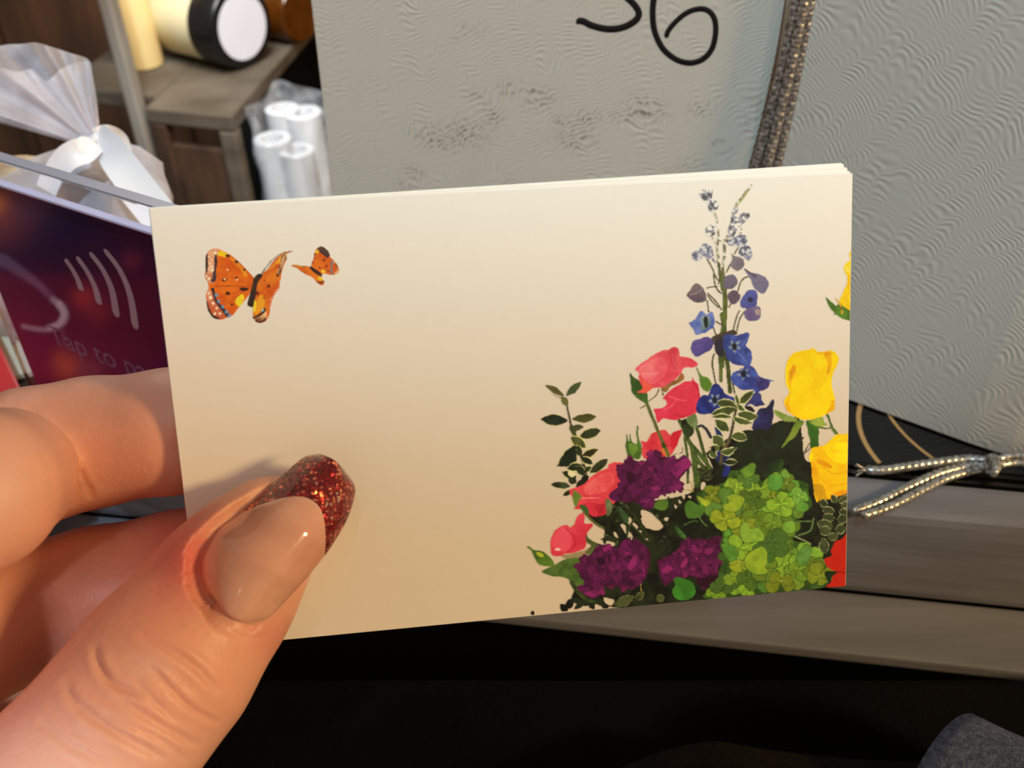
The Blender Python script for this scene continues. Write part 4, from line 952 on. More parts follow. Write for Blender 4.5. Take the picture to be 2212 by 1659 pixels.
    for x, y, r in ((1055, 690, 22), (990, 840, 14), (1150, 550, 14), (905, 780, 24), (1000, 620, 10)): B.poly(ZB((x-r, y), (x, y-r), (x+r, y), (x, y+r)), (110, 40, 20))
    B.poly(ZB((780, 920), (800, 830), (835, 700), (860, 590), (900, 545), (960, 535), (970, 560), (920, 640), (895, 740), (880, 850), (850, 950), (800, 945)), (44, 30, 24), (70, 50, 40))
def butterfly_small(B):
    B.group('printed_butterfly')
    B.poly(ZB((1590, 430), (1610, 330), (1640, 240), (1690, 185), (1740, 190), (1790, 250), (1820, 320), (1870, 370), (1915, 430), (1930, 490), (1900, 530), (1830, 548), (1760, 530), (1720, 545), (1670, 500)), (228, 116, 28), (208, 90, 22))
    B.poly(ZB((1660, 215), (1700, 185), (1745, 195), (1795, 255), (1810, 300), (1770, 300), (1720, 250)), (226, 176, 130), (90, 60, 50))
    B.line(ZB((1690, 235), (1740, 280), (1790, 320)), 4, 5, (60, 50, 60)); B.poly(ZB((1830, 380), (1860, 370), (1850, 440), (1855, 530), (1835, 530), (1835, 450)), (70, 70, 84), (110, 130, 150))
    B.line(ZB((1870, 380), (1910, 440), (1915, 500), (1870, 535)), 4, 4, (160, 70, 36), (236, 170, 120)); B.line(ZB((1740, 200), (1790, 250), (1815, 300)), 3, 3, (60, 36, 30))
    B.poly(ZB((1630, 260), (1660, 230), (1690, 250), (1650, 290)), (240, 190, 40)); B.poly(ZB((1700, 500), (1730, 480), (1770, 500), (1740, 530)), (244, 206, 60))
    for x, y, r in ((1640, 280, 16), (1620, 330, 12), (1745, 360, 18), (1775, 435, 16), (1690, 455, 14), (1610, 390, 12), (1800, 505, 12)): B.poly(ZB((x-r, y), (x, y-r), (x+r, y), (x, y+r)), (110, 40, 20))
    B.poly(ZB((1340, 435), (1370, 420), (1450, 425), (1560, 445), (1640, 500), (1700, 560), (1745, 620), (1740, 660), (1700, 675), (1650, 640), (1590, 570), (1500, 530), (1420, 470)), (228, 122, 34), (200, 84, 26))
    B.poly(ZB((1660, 590), (1700, 560), (1740, 610), (1690, 620)), (240, 190, 50)); B.line(ZB((1660, 640), (1700, 645), (1740, 625)), 3, 3, (90, 56, 30)); B.line(ZB((1360, 425), (1440, 430), (1500, 445)), 3, 3, (150, 110, 40), (230, 180, 60))
    B.poly(ZB((1560, 445), (1600, 440), (1660, 490), (1720, 545), (1715, 570), (1660, 540), (1600, 490)), (48, 34, 30))
butterfly_big(B); butterfly_small(B); B.build(fc)

# ---- bouquet
Q = Paint(0.0425, CW_, 0.0002, CH_, 0.000085)
DK, DK2 = (10, 12, 6), (32, 40, 17)
Q.group('printed_foliage')
Q.poly(Z4((700, 500), (950, 380), (1250, 400), (1560, 380), (1850, 300), (1990, 230), (1990, 1500), (700, 1470), (580, 1340), (560, 1250), (640, 1010), (760, 880), (860, 810), (900, 700)), DK, DK2)
Q.poly([(1500, 1050), (1500, 1000), (1555, 960), (1590, 935), (1640, 925), (1700, 905), (1728, 908), (1738, 990), (1765, 1010), (1775, 1120), (1838, 1090), (1840, 1280), (1500, 1320)], DK, (26, 34, 18))
Q.poly(Z2((880, 1330), (960, 1300), (1080, 1290), (1180, 1320), (1250, 1400), (1300, 1520), (1290, 1659), (860, 1659), (760, 1640), (770, 1440)), (28, 40, 22), (20, 28, 14))
Q.poly(Z2((1190, 1330), (1210, 1240), (1280, 1180), (1440, 1190), (1480, 1300), (1500, 1500), (1520, 1659), (1260, 1659), (1250, 1450)), (22, 34, 20), (16, 24, 14))
Q.poly(Z5((990, 330), (1040, 220), (1120, 150), (1200, 170), (1180, 260), (1080, 310)), (40, 66, 26), (24, 40, 18))
# light gaps between the stems
for g in (((1300, 500), (1400, 530), (1520, 650), (1500, 700), (1420, 705), (1330, 670), (1290, 570)), ((780, 640), (880, 720), (900, 790), (860, 815), (940, 815), (1015, 845), (1000, 875), (850, 855), (770, 800)), ((1165, 575), (1190, 600), (1180, 650), (1160, 640)), ((1075, 640), (1130, 660), (1140, 720), (1120, 760), (1080, 700)), ((1160, 720), (1200, 770), (1190, 810), (1150, 780)), ((1200, 625), (1260, 670), (1240, 705), (1195, 660)), ((1310, 750), (1350, 790), (1365, 820), (1310, 775)), ((1255, 715), (1290, 710), (1300, 735)), ((1650, 210), (1700, 175), (1730, 200), (1690, 215)), ((1540, 580), (1575, 580), (1570, 610), (1545, 605)), ((1725, 340), (1755, 345), (1750, 375)), ((1790, 345), (1820, 350), (1810, 370)), ((1640, 440), (1670, 460), (1655, 475)), ((1000, 735), (1030, 740), (1050, 790), (1020, 780))):
    Q.poly(Z4(*g), (0, 0, 0), erase=True)
for g in (((80, 0), (190, 0), (195, 60), (240, 130), (270, 210), (260, 330), (200, 400), (120, 300), (60, 130)), ((260, 0), (350, 0), (420, 130), (460, 200), (470, 270), (430, 240), (370, 200), (320, 120)), ((310, 200), (360, 250), (330, 290), (310, 260)), ((360, 390), (400, 400), (390, 460), (350, 460)), ((90, 380), (150, 360), (190, 390), (130, 400)), ((150, 510), (190, 520), (180, 560)), ((120, 560), (150, 590), (130, 610)), ((80, 620), (100, 640), (90, 660))):
    Q.poly(Z5(*g), (0, 0, 0), erase=True)
# stems
SG, SG2 = (74, 92, 36), (50, 66, 24)
for pts, a_, b_ in ((Z3((1245, 640), (1330, 850), (1420, 1060), (1450, 1140)), 7, 7), (Z3((1560, 800), (1650, 1000), (1760, 1130), (1860, 1270)), 8, 9), (Z3((1700, 800), (1750, 950), (1800, 1130), (1850, 1280)), 7, 8), (Z3((1610, 960), (1640, 1200), (1640, 1400)), 6, 6), (Z3((1680, 1060), (1710, 1240), (1730, 1420)), 10, 14), (Z3((1600, 900), (1690, 1090), (1790, 1260)), 6, 8)): Q.line(pts, a_, b_, SG, SG2)
Q.poly(Z3((1580, 800), (1640, 790), (1700, 880), (1690, 940), (1640, 960), (1590, 900)), (44, 56, 26), DK)
Q.poly(Z3((1620, 780), (1690, 720), (1730, 780), (1725, 850), (1690, 870), (1640, 830)), (124, 134, 84), (96, 112, 60))
Q.line(Z3((1740, 855), (1780, 850), (1830, 900), (1860, 960)), 5, 7, (30, 36, 44)); Q.line(Z3((1560, 1120), (1590, 1100), (1585, 1060)), 2, 1.5, (50, 40, 24)); Q.line(Z3((1480, 1150), (1530, 1120)), 2, 1.5, (60, 50, 30))
Q.line(Z2((1690, 1420), (1530, 1560)), 2, 3, (60, 60, 50)); Q.line(Z2((1600, 1440), (1560, 1500), (1535, 1570)), 2.5, 2.5, (70, 66, 50)); Q.line(Z2((1500, 1410), (1525, 1380)), 4, 5, (40, 40, 30))
for pts in (Z3((1180, 680), (1225, 655)), Z3((1250, 620), (1330, 560), (1360, 500)), Z3((1390, 510), (1400, 550))): Q.line(pts, 2, 3.5, (96, 84, 40))
# variegated sprig on the left
RM = (206, 196, 120); LG, LG2 = (44, 54, 26), (26, 34, 16)
Q.group('printed_leaf_sprig')
Q.line(Z3((465, 620), (490, 760), (520, 880), (560, 960), (600, 1120), (640, 1260), (660, 1380)), 4, 7, (96, 80, 44), (60, 56, 26))
def lf(Zx, b0, t0, wd, c1=LG, c2=LG2, rim=RM, rw=1.4, cv=0.0):
    (bx, by), (tx, ty) = Zx(b0, t0); Q.leaf(bx, by, tx, ty, wd, c1, c2, rim, rw, cv)
lf(Z3, (440, 560), (255, 450), 13, (110, 96, 52), (84, 78, 40), None); lf(Z3, (460, 560), (610, 425), 17, (90, 104, 64), (60, 76, 44), None); lf(Z3, (480, 660), (415, 560), 14, (84, 86, 44), (110, 104, 50), None); Q.line(Z3((410, 580), (330, 545)), 2, 1, (120, 112, 70))
lf(Z3, (475, 800), (215, 785), 26, (34, 46, 26), (20, 28, 16), RM, 1.0); lf(Z3, (520, 790), (755, 765), 21, (76, 74, 34), (54, 56, 26), RM, 1.0); lf(Z3, (500, 880), (640, 860), 12, (70, 70, 40), (50, 52, 28), None); Q.poly(Z3((490, 860), (530, 850), (560, 900), (530, 950), (500, 910)), (70, 76, 36), (50, 56, 26))
lf(Z3, (590, 960), (795, 890), 24, LG, LG2, RM, 1.6); lf(Z3, (510, 960), (650, 1060), 26, (92, 92, 44), (60, 66, 30), (214, 204, 112), 3.2); lf(Z3, (610, 1130), (520, 1050), 24, LG, LG2, RM, 1.5)
lf(Z3, (545, 1040), (375, 1240), 34, (30, 42, 22), (20, 28, 14), (214, 206, 130), 1.4, -0.16); lf(Z3, (610, 1150), (775, 1075), 18, (60, 52, 24), (40, 36, 16), (206, 192, 110), 2.0); lf(Z3, (600, 1150), (720, 1220), 18, LG, LG2, (214, 206, 130), 2.0)
lf(Z3, (620, 1230), (470, 1270), 20, LG, LG2, (214, 206, 130), 1.6); lf(Z3, (690, 1310), (865, 1170), 20, (50, 52, 28), LG2, RM, 1.0); lf(Z3, (640, 1330), (560, 1230), 18, LG, LG2, RM, 1.0); lf(Z3, (560, 1350), (420, 1300), 20, LG, LG2, (220, 210, 130), 2.4)
lf(Z3, (500, 1430), (315, 1420), 17, (60, 70, 40), LG2, RM, 0.8); lf(Z3, (640, 1300), (700, 1240), 12, LG, LG2, RM, 0.8); lf(Z3, (600, 1390), (680, 1340), 16, DK, LG2, None); lf(Z3, (560, 1400), (480, 1350), 18, LG, DK, None); lf(Z3, (520, 1470), (430, 1530), 14, (90, 84, 40), LG2, RM, 1.2); lf(Z3, (560, 1440), (640, 1380), 16, DK, LG, None)
Q.poly(Z3((480, 1300), (520, 1290), (545, 1330), (520, 1350), (490, 1330)), (222, 208, 150))
# pink roses
PK, PK2 = (232, 84, 100), (214, 50, 72)
Q.group('printed_pink_rose')
Q.poly(Z3((1085, 345), (1110, 370), (1180, 420), (1230, 500), (1255, 560), (1245, 640), (1190, 610), (1120, 560), (1090, 470)), (66, 100, 36), (46, 74, 28)); Q.line(Z3((1085, 345), (1100, 420), (1150, 520)), 3, 6, (50, 76, 30))
Q.poly(Z3((1380, 480), (1440, 440), (1530, 400), (1580, 340), (1610, 390), (1560, 430), (1480, 470), (1440, 520), (1400, 520)), (166, 108, 56), (120, 86, 40))
Q.poly(Z3((1125, 300), (1180, 250), (1250, 205), (1330, 150), (1400, 115), (1450, 110), (1500, 88), (1545, 105), (1560, 170), (1600, 180), (1680, 200), (1740, 255), (1700, 285), (1600, 290), (1570, 350), (1480, 430), (1400, 475), (1300, 490), (1240, 520), (1180, 440), (1160, 340)), (236, 100, 112), PK2, dirv=(.6, .5))
Q.poly(Z3((1160, 300), (1260, 230), (1380, 180), (1440, 220), (1440, 330), (1360, 420), (1260, 450), (1200, 400)), (240, 122, 128), (228, 84, 100)); Q.poly(Z3((1440, 130), (1500, 95), (1550, 120), (1555, 200), (1520, 300), (1480, 250)), (232, 96, 108), (206, 56, 76))
Q.poly(Z3((1170, 350), (1230, 420), (1300, 470), (1240, 530), (1150, 525), (1200, 490)), (222, 60, 78), (230, 90, 70)); Q.line(Z3((1470, 150), (1480, 230), (1520, 300)), 2.5, 1.5, (200, 44, 66)); Q.line(Z3((1180, 350), (1290, 350), (1340, 340)), 1.6, 1, (246, 150, 150))
Q.group('printed_pink_rose')
Q.poly(Z3((1740, 290), (1770, 360), (1850, 390), (1870, 450), (1850, 510), (1800, 515), (1760, 460), (1745, 380)), (112, 150, 52), (84, 120, 40)); Q.line(Z3((1722, 282), (1745, 330), (1770, 380)), 2, 4, (90, 120, 50))
Q.poly(Z3((1395, 580), (1480, 500), (1590, 430), (1680, 415), (1690, 380), (1705, 420), (1740, 460), (1755, 560), (1730, 690), (1690, 740), (1600, 775), (1500, 795), (1400, 780), (1345, 825), (1330, 740), (1305, 690), (1380, 680), (1440, 640), (1420, 590)), (224, 62, 86), (206, 40, 62), dirv=(-.3, .6))
Q.line(Z3((1690, 430), (1740, 500), (1745, 600)), 3, 2, (190, 24, 50)); Q.line(Z3((1450, 560), (1560, 600), (1640, 600)), 2, 1.4, (236, 96, 110)); Q.line(Z3((1500, 740), (1600, 760), (1690, 700)), 2.4, 1.6, (180, 30, 46)); Q.line(Z3((1400, 700), (1480, 660), (1520, 600)), 2, 1.4, (236, 100, 112))
Q.group('printed_pink_rose')
Q.poly(Z3((1185, 1000), (1240, 1005), (1290, 930), (1340, 905), (1420, 895), (1470, 940), (1510, 930), (1560, 890), (1580, 905), (1550, 1000), (1510, 1090), (1470, 1140), (1400, 1150), (1300, 1150), (1230, 1170), (1185, 1110), (1200, 1050)), (216, 70, 70), (200, 36, 50)); Q.poly(Z3((1480, 930), (1570, 890), (1560, 970), (1510, 1080), (1470, 1010)), (196, 30, 44)); Q.line(Z3((1300, 950), (1290, 1050), (1330, 1130)), 2, 1.4, (190, 40, 50)); Q.poly(Z3((1390, 1060), (1450, 1080), (1460, 1130), (1410, 1140)), (200, 110, 50))
Q.line(Z3((1245, 640), (1330, 850), (1420, 1060), (1450, 1140)), 6, 7, (98, 104, 40), (76, 84, 30)); Q.poly(Z3((1380, 1030), (1410, 1015), (1430, 1050), (1400, 1070)), (60, 60, 26))
Q.group('printed_bud')
Q.poly(Z3((1040, 1090), (1040, 1000), (1050, 920), (1060, 980), (1075, 1000), (1085, 920), (1100, 1000), (1140, 1030), (1150, 990), (1140, 860), (1155, 860), (1170, 980), (1190, 1040), (1190, 1110), (1170, 1170), (1110, 1170), (1060, 1140)), (84, 116, 40), (60, 90, 30)); Q.poly(Z3((1070, 1020), (1130, 1040), (1150, 1090), (1110, 1130), (1070, 1090)), (116, 146, 52), (90, 120, 40))
Q.group('printed_pink_rose')
Q.poly(Z3((490, 1470), (540, 1450), (620, 1420), (700, 1350), (780, 1290), (860, 1260), (870, 1220), (950, 1205), (1010, 1215), (1040, 1300), (1040, 1450), (960, 1560), (860, 1640), (760, 1659), (640, 1659), (540, 1659), (560, 1600), (520, 1540)), (224, 74, 76), (204, 44, 54), dirv=(.5, .6)); Q.poly(Z3((640, 1440), (760, 1340), (860, 1300), (930, 1340), (900, 1440), (780, 1500), (650, 1510)), (232, 100, 92), (218, 70, 70))
Q.poly(Z4((570, 500), (640, 440), (760, 420), (860, 430), (940, 420), (930, 530), (850, 560), (760, 550), (700, 500), (620, 480)), (206, 44, 56), (170, 26, 38)); Q.line(Z4((660, 370), (760, 370), (850, 365)), 2.6, 1.6, (240, 130, 110)); Q.poly(Z4((575, 290), (600, 290), (665, 350), (640, 400), (600, 470), (580, 420)), (104, 124, 40), (70, 96, 32)); Q.poly(Z4((640, 450), (700, 445), (740, 490), (740, 540), (690, 520)), (60, 84, 36))
Q.line(Z4((690, 520), (760, 590), (830, 650), (900, 690)), 5, 6, (96, 92, 44), (70, 72, 30))
Q.group('printed_pink_rose')
Q.poly(Z4((335, 880), (350, 780), (400, 700), (500, 650), (540, 680), (590, 640), (610, 580), (670, 525), (695, 560), (700, 640), (785, 645), (760, 700), (720, 740), (720, 840), (690, 900), (600, 940), (480, 960), (460, 975), (400, 985), (350, 960)), (222, 66, 76), (200, 36, 52), dirv=(.4, .5)); Q.poly(Z4((360, 800), (420, 710), (500, 680), (570, 760), (570, 860), (480, 930), (380, 900)), (226, 76, 86), (210, 50, 66)); Q.line(Z4((500, 690), (580, 780), (590, 870), (520, 940)), 2.4, 2, (180, 24, 42)); Q.poly(Z4((390, 905), (430, 900), (445, 920), (400, 925)), (236, 200, 170))
Q.poly(Z4((460, 970), (560, 950), (690, 920), (760, 880), (800, 860), (760, 960), (700, 1010), (560, 1010), (480, 1000)), (150, 130, 84), (190, 110, 66)); Q.poly(Z4((700, 760), (740, 790), (840, 870), (800, 900), (760, 960), (700, 940), (760, 880), (720, 830)), (92, 100, 50), (70, 80, 36))
Q.group('printed_bud')
Q.poly(Z4((85, 890), (120, 880), (160, 915), (260, 930), (320, 980), (380, 1080), (330, 1090), (220, 1070), (170, 1010), (140, 930)), (94, 124, 36), (64, 92, 26)); Q.poly(Z4((190, 940), (250, 945), (270, 985), (220, 990)), (170, 170, 40)); Q.poly(Z4((245, 1155), (310, 1105), (400, 1070), (490, 1010), (620, 1000), (700, 1020), (720, 1150), (740, 1300), (660, 1330), (560, 1270), (500, 1210), (380, 1200)), (84, 108, 40), (58, 80, 30)); Q.line(Z4((560, 1260), (620, 1350), (720, 1440), (800, 1470)), 9, 10, (60, 72, 28), (40, 50, 20))
# bottom leaves
Q.group('printed_foliage')
for b0, t0, wd in (((640, 1490), (590, 1420), 12), ((500, 1540), (580, 1420), 18), ((520, 1560), (440, 1490), 16), ((590, 1540), (700, 1460), 12), ((760, 1500), (600, 1450), 12), ((800, 1540), (740, 1470), 14), ((900, 1510), (820, 1430), 14), ((880, 1530), (960, 1480), 14), ((130, 1590), (175, 1570), 10), ((900, 1460), (1000, 1500), 14)): lf(Z4, b0, t0, wd, (34, 42, 22), DK, None)
Q.poly(Z4((900, 1420), (960, 1430), (1010, 1450), (980, 1500), (920, 1480)), (0, 0, 0), erase=True)
for b0, t0, wd in (((1010, 1500), (1220, 1410), 22), ((1230, 1440), (1330, 1370), 16), ((1450, 1440), (1545, 1410), 18)): lf(Z4, b0, t0, wd, (74, 80, 40), (50, 56, 26), (140, 136, 84), .8)
for i in range(60):
    x, y = RNG.uniform(880, 1650), RNG.uniform(420, 1000); t = RNG.uniform(0, 6.28); l_ = RNG.uniform(30, 90)
    xp, yp = Z4((x, y))[0]
    c_ = [(40, 52, 24), (58, 70, 34), (72, 84, 44), (28, 36, 18)][i % 4]
    ix = np.argmin(np.hypot(Q.X-xp, Q.Y-yp)); 
    if Q.a.ravel()[ix] > 0 and Q.names[Q.g.ravel()[ix]] == 'printed_foliage': lf(Z4, (x, y), (x+l_*math.cos(t), y+l_*math.sin(t)), RNG.uniform(3, 9), c_, DK, None)
Q.line(Z4((1050, 640), (1090, 700), (1140, 790)), 4, 4, DK); Q.line(Z4((1140, 780), (1165, 680), (1220, 590)), 4.5, 4.5, (44, 54, 22)); Q.line(Z4((1180, 640), (1260, 720), (1340, 790)), 4, 5, (44, 54, 22)); Q.line(Z4((1220, 560), (1330, 720), (1400, 830)), 5, 5, (40, 48, 20)); Q.poly(Z4((860, 810), (930, 770), (1010, 780), (1060, 800), (1000, 825)), (40, 48, 24), DK)
Q.poly(Z4((1060, 470), (1110, 500), (1160, 570), (1150, 640), (1090, 590)), (62, 88, 46), (44, 64, 30)); Q.poly(Z4((1420, 440), (1500, 390), (1570, 400), (1580, 450), (1540, 500), (1470, 490)), (80, 112, 34), (56, 80, 26)); Q.poly(Z4((920, 400), (950, 380), (985, 430), (975, 530), (930, 560)), (110, 116, 70), (60, 76, 40)); Q.line(Z4((1300, 1360), (1290, 1280), (1330, 1170)), 2, 2, (160, 130, 70)); Q.line(Z4((1700, 290), (1790, 280), (1840, 300), (1830, 220), (1800, 190)), 2, 2, (150, 130, 50))
# carnations: ruffled petals
PU, PUd, PUl = (96, 20, 68), (56, 7, 36), (142, 34, 92)
def carnation(name, Zx, outl, n, seed, hl):
    Q.group(name); P = Zx(*outl); Q.poly(P, PU, PUd, fine=.6); rg = np.random.default_rng(seed); A = np.array(P); c = A.mean(0); ex = (A.max(0)-A.min(0))/2
    sl = Q.bb(crom(A, 4, True)); ins = Q.inside(crom(A, 4, True), sl); ys, xs = np.where(ins)
    pt = []
    for i in range(n):
        k = rg.integers(len(ys)); x, y = Q.X[sl][ys[k], xs[k]], Q.Y[sl][ys[k], xs[k]]; v = (np.array([x, y])-c)/ex; pt.append((-(v@v), x, y))
    for rr_, x, y in sorted(pt):
        v = np.array([x, y])-c; t = math.atan2(v[1], v[0])+rg.uniform(-.8, .8); l_ = rg.uniform(14, 30)*(0.55+0.45*min(1, -rr_)); d_ = np.array([math.cos(t), math.sin(t)]); p_ = np.array([-d_[1], d_[0]]); wd = l_*rg.uniform(.55, .95)
        tip = np.array([x, y])+d_*l_*.4
        if ((tip-c)/ex)@((tip-c)/ex) > 0.92: continue
        b0 = np.array([x, y])-d_*l_*.5; sh = [b0, b0+d_*l_*.4+p_*wd*.45, b0+d_*l_*.85+p_*wd*.6, b0+d_*l_*1.0+p_*wd*.25, b0+d_*l_*.9, b0+d_*l_*1.02-p_*wd*.3, b0+d_*l_*.8-p_*wd*.6, b0+d_*l_*.4-p_*wd*.45]
        g_ = rg.uniform(.72, 1.15); ca_ = tuple(int(min(255, q*g_)) for q in PU); lt = tuple(int(min(255, q*g_)) for q in PUl)
        Q.poly([q+(q-b0)*.07 for q in sh], PUd, None, 3); Q.poly(sh, PUd if rg.random() < .25 else ca_, lt if rg.random() < .28 else ca_, 3, dirv=tuple(d_), fine=.4)
    for h in hl: Q.poly(Zx(*h), PUl, PU)
carnation('printed_purple_carnation', Z3, ((1030, 1200), (1060, 1170), (1130, 1185), (1220, 1190), (1260, 1130), (1340, 1125), (1400, 1150), (1480, 1150), (1540, 1170), (1600, 1130), (1640, 1160), (1680, 1230), (1630, 1290), (1560, 1380), (1600, 1430), (1540, 1470), (1440, 1510), (1330, 1540), (1310, 1640), (1220, 1659), (1150, 1600), (1000, 1590), (890, 1560), (880, 1500), (960, 1450), (985, 1400), (955, 1320), (970, 1250)), 90, 3,
          (((1480, 1280), (1560, 1200), (1640, 1160), (1670, 1230), (1600, 1290), (1540, 1350)), ((1280, 1450), (1360, 1430), (1380, 1460), (1320, 1480)), ((1460, 1440), (1560, 1420), (1590, 1440), (1480, 1490))))
Q.poly(Z3((1040, 1320), (1090, 1300), (1130, 1340), (1120, 1400), (1070, 1410)), (50, 6, 32))
carnation('printed_purple_carnation', Z4, ((640, 1090), (690, 1000), (770, 970), (820, 900), (900, 860), (980, 870), (1050, 900), (1080, 840), (1150, 800), (1200, 830), (1220, 790), (1320, 860), (1390, 940), (1390, 1060), (1360, 1170), (1290, 1270), (1180, 1340), (1020, 1300), (900, 1310), (860, 1390), (790, 1425), (720, 1400), (620, 1320), (640, 1290), (720, 1270), (650, 1200)), 110, 5,
          (((950, 1090), (1000, 1030), (1060, 1060), (1050, 1120), (980, 1140)), ((1170, 1200), (1280, 1170), (1320, 1190), (1240, 1240)), ((700, 1380), (780, 1340), (840, 1360), (790, 1410)), ((1150, 1090), (1200, 1000), (1260, 950), (1240, 1060), (1180, 1130))))
Q.poly(Z4((820, 1010), (900, 990), (920, 1060), (860, 1080)), (44, 4, 28))
carnation('printed_purple_carnation', Z5, ((-90, 1190), (0, 1150), (110, 1080), (230, 1000), (330, 990), (420, 960), (520, 930), (575, 970), (570, 1100), (590, 1180), (520, 1260), (540, 1330), (500, 1470), (400, 1480), (330, 1390), (180, 1350), (80, 1390), (20, 1420), (-20, 1450), (-60, 1380), (-80, 1290)), 100, 8,
          (((-60, 1290), (20, 1240), (60, 1280), (0, 1330)), ((380, 1090), (450, 1050), (480, 1090), (420, 1130)), ((140, 1240), (200, 1150), (220, 1190), (170, 1260))))
Q.poly(Z5((300, 1390), (420, 1350), (520, 1340), (510, 1470), (400, 1480)), (58, 10, 34), (40, 4, 22))
Q.group('printed_green_leaf'); Q.poly(Z5((70, 1390), (110, 1355), (180, 1375), (260, 1410), (295, 1490), (270, 1560), (200, 1590), (100, 1580), (60, 1500), (90, 1440)), (64, 140, 36), (50, 106, 26)); Q.line(Z5((90, 1400), (150, 1470), (180, 1570)), 1.8, 1.4, (46, 96, 24))
# delphinium
Q.group('printed_delphinium')
Q.line(Z1((490, 1000), (500, 1150), (495, 1300), (490, 1400), (480, 1560), (470, 1700)), 9, 12, (96, 106, 50), (70, 80, 36)); Q.line(Z1((440, 800), (460, 950), (480, 1050)), 6, 9, (100, 106, 66), (76, 84, 46)); Q.line(Z1((490, 660), (490, 760), (480, 860), (490, 1000)), 5, 7, (110, 116, 76), (80, 88, 50))
Q.line(Z2((625, 0), (640, 120), (610, 280), (600, 480), (610, 740)), 12, 7, (98, 110, 50), (70, 84, 36)); Q.line(Z2((670, 440), (690, 640), (710, 860)), 9, 9, (74, 84, 34), (50, 58, 24)); Q.line(Z2((530, 440), (510, 540), (530, 660), (550, 770)), 4, 3, (66, 66, 36)); Q.line(Z2((740, 760), (760, 880)), 4, 3, (50, 60, 30))
for pts in (Z1((345, 790), (390, 870), (420, 940), (440, 970)), Z1((405, 900), (410, 1000), (440, 1060), (470, 1080)), Z1((700, 940), (650, 960), (620, 1020), (600, 1090)), Z1((620, 1230), (590, 1300), (570, 1390)), Z1((660, 1240), (620, 1310), (600, 1400)), Z1((350, 1080), (410, 1140), (470, 1220)), Z1((430, 1020), (340, 1035)), Z1((560, 1150), (530, 1200)), Z1((400, 1370), (420, 1430)), Z1((420, 1320), (470, 1350)), Z1((345, 1140), (360, 1240)), Z1((540, 840), (510, 900)), Z1((610, 690), (580, 740)), Z1((480, 870), (440, 1000)), Z1((350, 1100), (400, 1160), (440, 1200))): Q.line(pts, 3.2, 3.2, (92, 92, 56), (66, 66, 44))
Q.poly(Z1((380, 1470), (430, 1430), (490, 1410), (560, 1390), (610, 1420), (560, 1440), (480, 1450), (440, 1500), (400, 1520)), (54, 44, 40), (76, 66, 50))
def bud(P, c1=(120, 112, 140), c2=(84, 76, 100)): Q.poly(Z1(*P), c1, c2, dirv=(.3, .8)); 
bud(((170, 1090), (200, 1060), (240, 1000), (290, 1010), (320, 1050), (340, 1110), (320, 1150), (260, 1160), (210, 1140)), (126, 112, 124), (88, 74, 96)); Q.line(Z1((200, 1090), (250, 1080), (310, 1040)), 2, 1.2, (170, 158, 150))
bud(((480, 1000), (500, 940), (560, 920), (600, 950), (605, 1000), (560, 1040), (500, 1040)), (118, 110, 140), (86, 80, 104)); bud(((520, 1090), (570, 1050), (610, 1080), (630, 1110), (600, 1160), (550, 1170), (525, 1140)), (108, 92, 116), (80, 68, 92))
bud(((660, 870), (720, 900), (790, 920), (850, 950), (875, 1000), (850, 1060), (820, 1085), (780, 1065), (740, 1030), (720, 970)), (132, 124, 154), (78, 84, 138)); Q.line(Z1((665, 875), (720, 910), (760, 940)), 3, 4, (84, 74, 90)); Q.line(Z1((740, 1010), (790, 980), (860, 990)), 1.8, 1.2, (96, 92, 130))
bud(((540, 830), (560, 790), (550, 740), (580, 760), (620, 770), (660, 800), (660, 850), (620, 890), (570, 880)), (142, 134, 150), (100, 94, 116))
BL, BLd, BLl = (72, 92, 178), (44, 56, 128), (112, 134, 206)
bud(((625, 1150), (660, 1100), (700, 1050), (760, 1060), (775, 1120), (765, 1190), (700, 1210), (640, 1195)), (88, 98, 180), (66, 64, 130)); Q.poly(Z1((690, 1130), (720, 1110), (740, 1140), (710, 1160)), (40, 40, 70)); bud(((665, 1230), (720, 1200), (790, 1200), (805, 1250), (790, 1300), (720, 1320), (670, 1290)), (128, 112, 160), (84, 76, 130)); Q.poly(Z1((750, 1230), (790, 1215), (795, 1260), (760, 1260)), (170, 150, 150))
Q.poly(Z1((190, 1340), (240, 1300), (290, 1230), (340, 1260), (390, 1240), (410, 1310), (400, 1370), (340, 1410), (300, 1420), (250, 1435), (235, 1395)), BLl, BL); Q.poly(Z1((280, 1290), (320, 1270), (370, 1290), (380, 1340), (340, 1380), (290, 1390), (300, 1340)), (140, 156, 176), (100, 124, 140)); Q.poly(Z1((315, 1290), (345, 1280), (355, 1330), (345, 1370), (320, 1360)), (26, 42, 34))
bud(((215, 1500), (270, 1470), (350, 1450), (390, 1480), (395, 1530), (350, 1580), (260, 1620), (215, 1590)), (104, 88, 164), (62, 58, 130)); Q.line(Z1((230, 1520), (300, 1500), (370, 1500)), 1.8, 1.2, (70, 52, 110)); bud(((410, 1500), (470, 1450), (490, 1600), (450, 1620), (415, 1580)), (54, 50, 74), (36, 34, 50))
def dfl(Zx, pts, eye, dk=False):
    Q.poly(Zx(*pts), BL if not dk else (44, 60, 140), BLd if not dk else (28, 36, 96), fine=.4)
    (ex, ey), = Zx(eye); 
    for t in range(5): q = t*1.257+.4; Q.leaf(ex+3*math.cos(q), ey+3*math.sin(q), ex+15*math.cos(q), ey+15*math.sin(q), 6, (150, 166, 176), (96, 116, 150))
    Q.poly([(ex-6, ey), (ex, ey-8), (ex+6, ey), (ex, ey+9)], (24, 28, 44))
dfl(Z2, ((640, 230), (700, 215), (780, 230), (820, 215), (925, 205), (905, 300), (885, 340), (945, 400), (960, 470), (930, 560), (800, 565), (720, 530), (665, 470), (660, 420), (630, 350)), (760, 350))
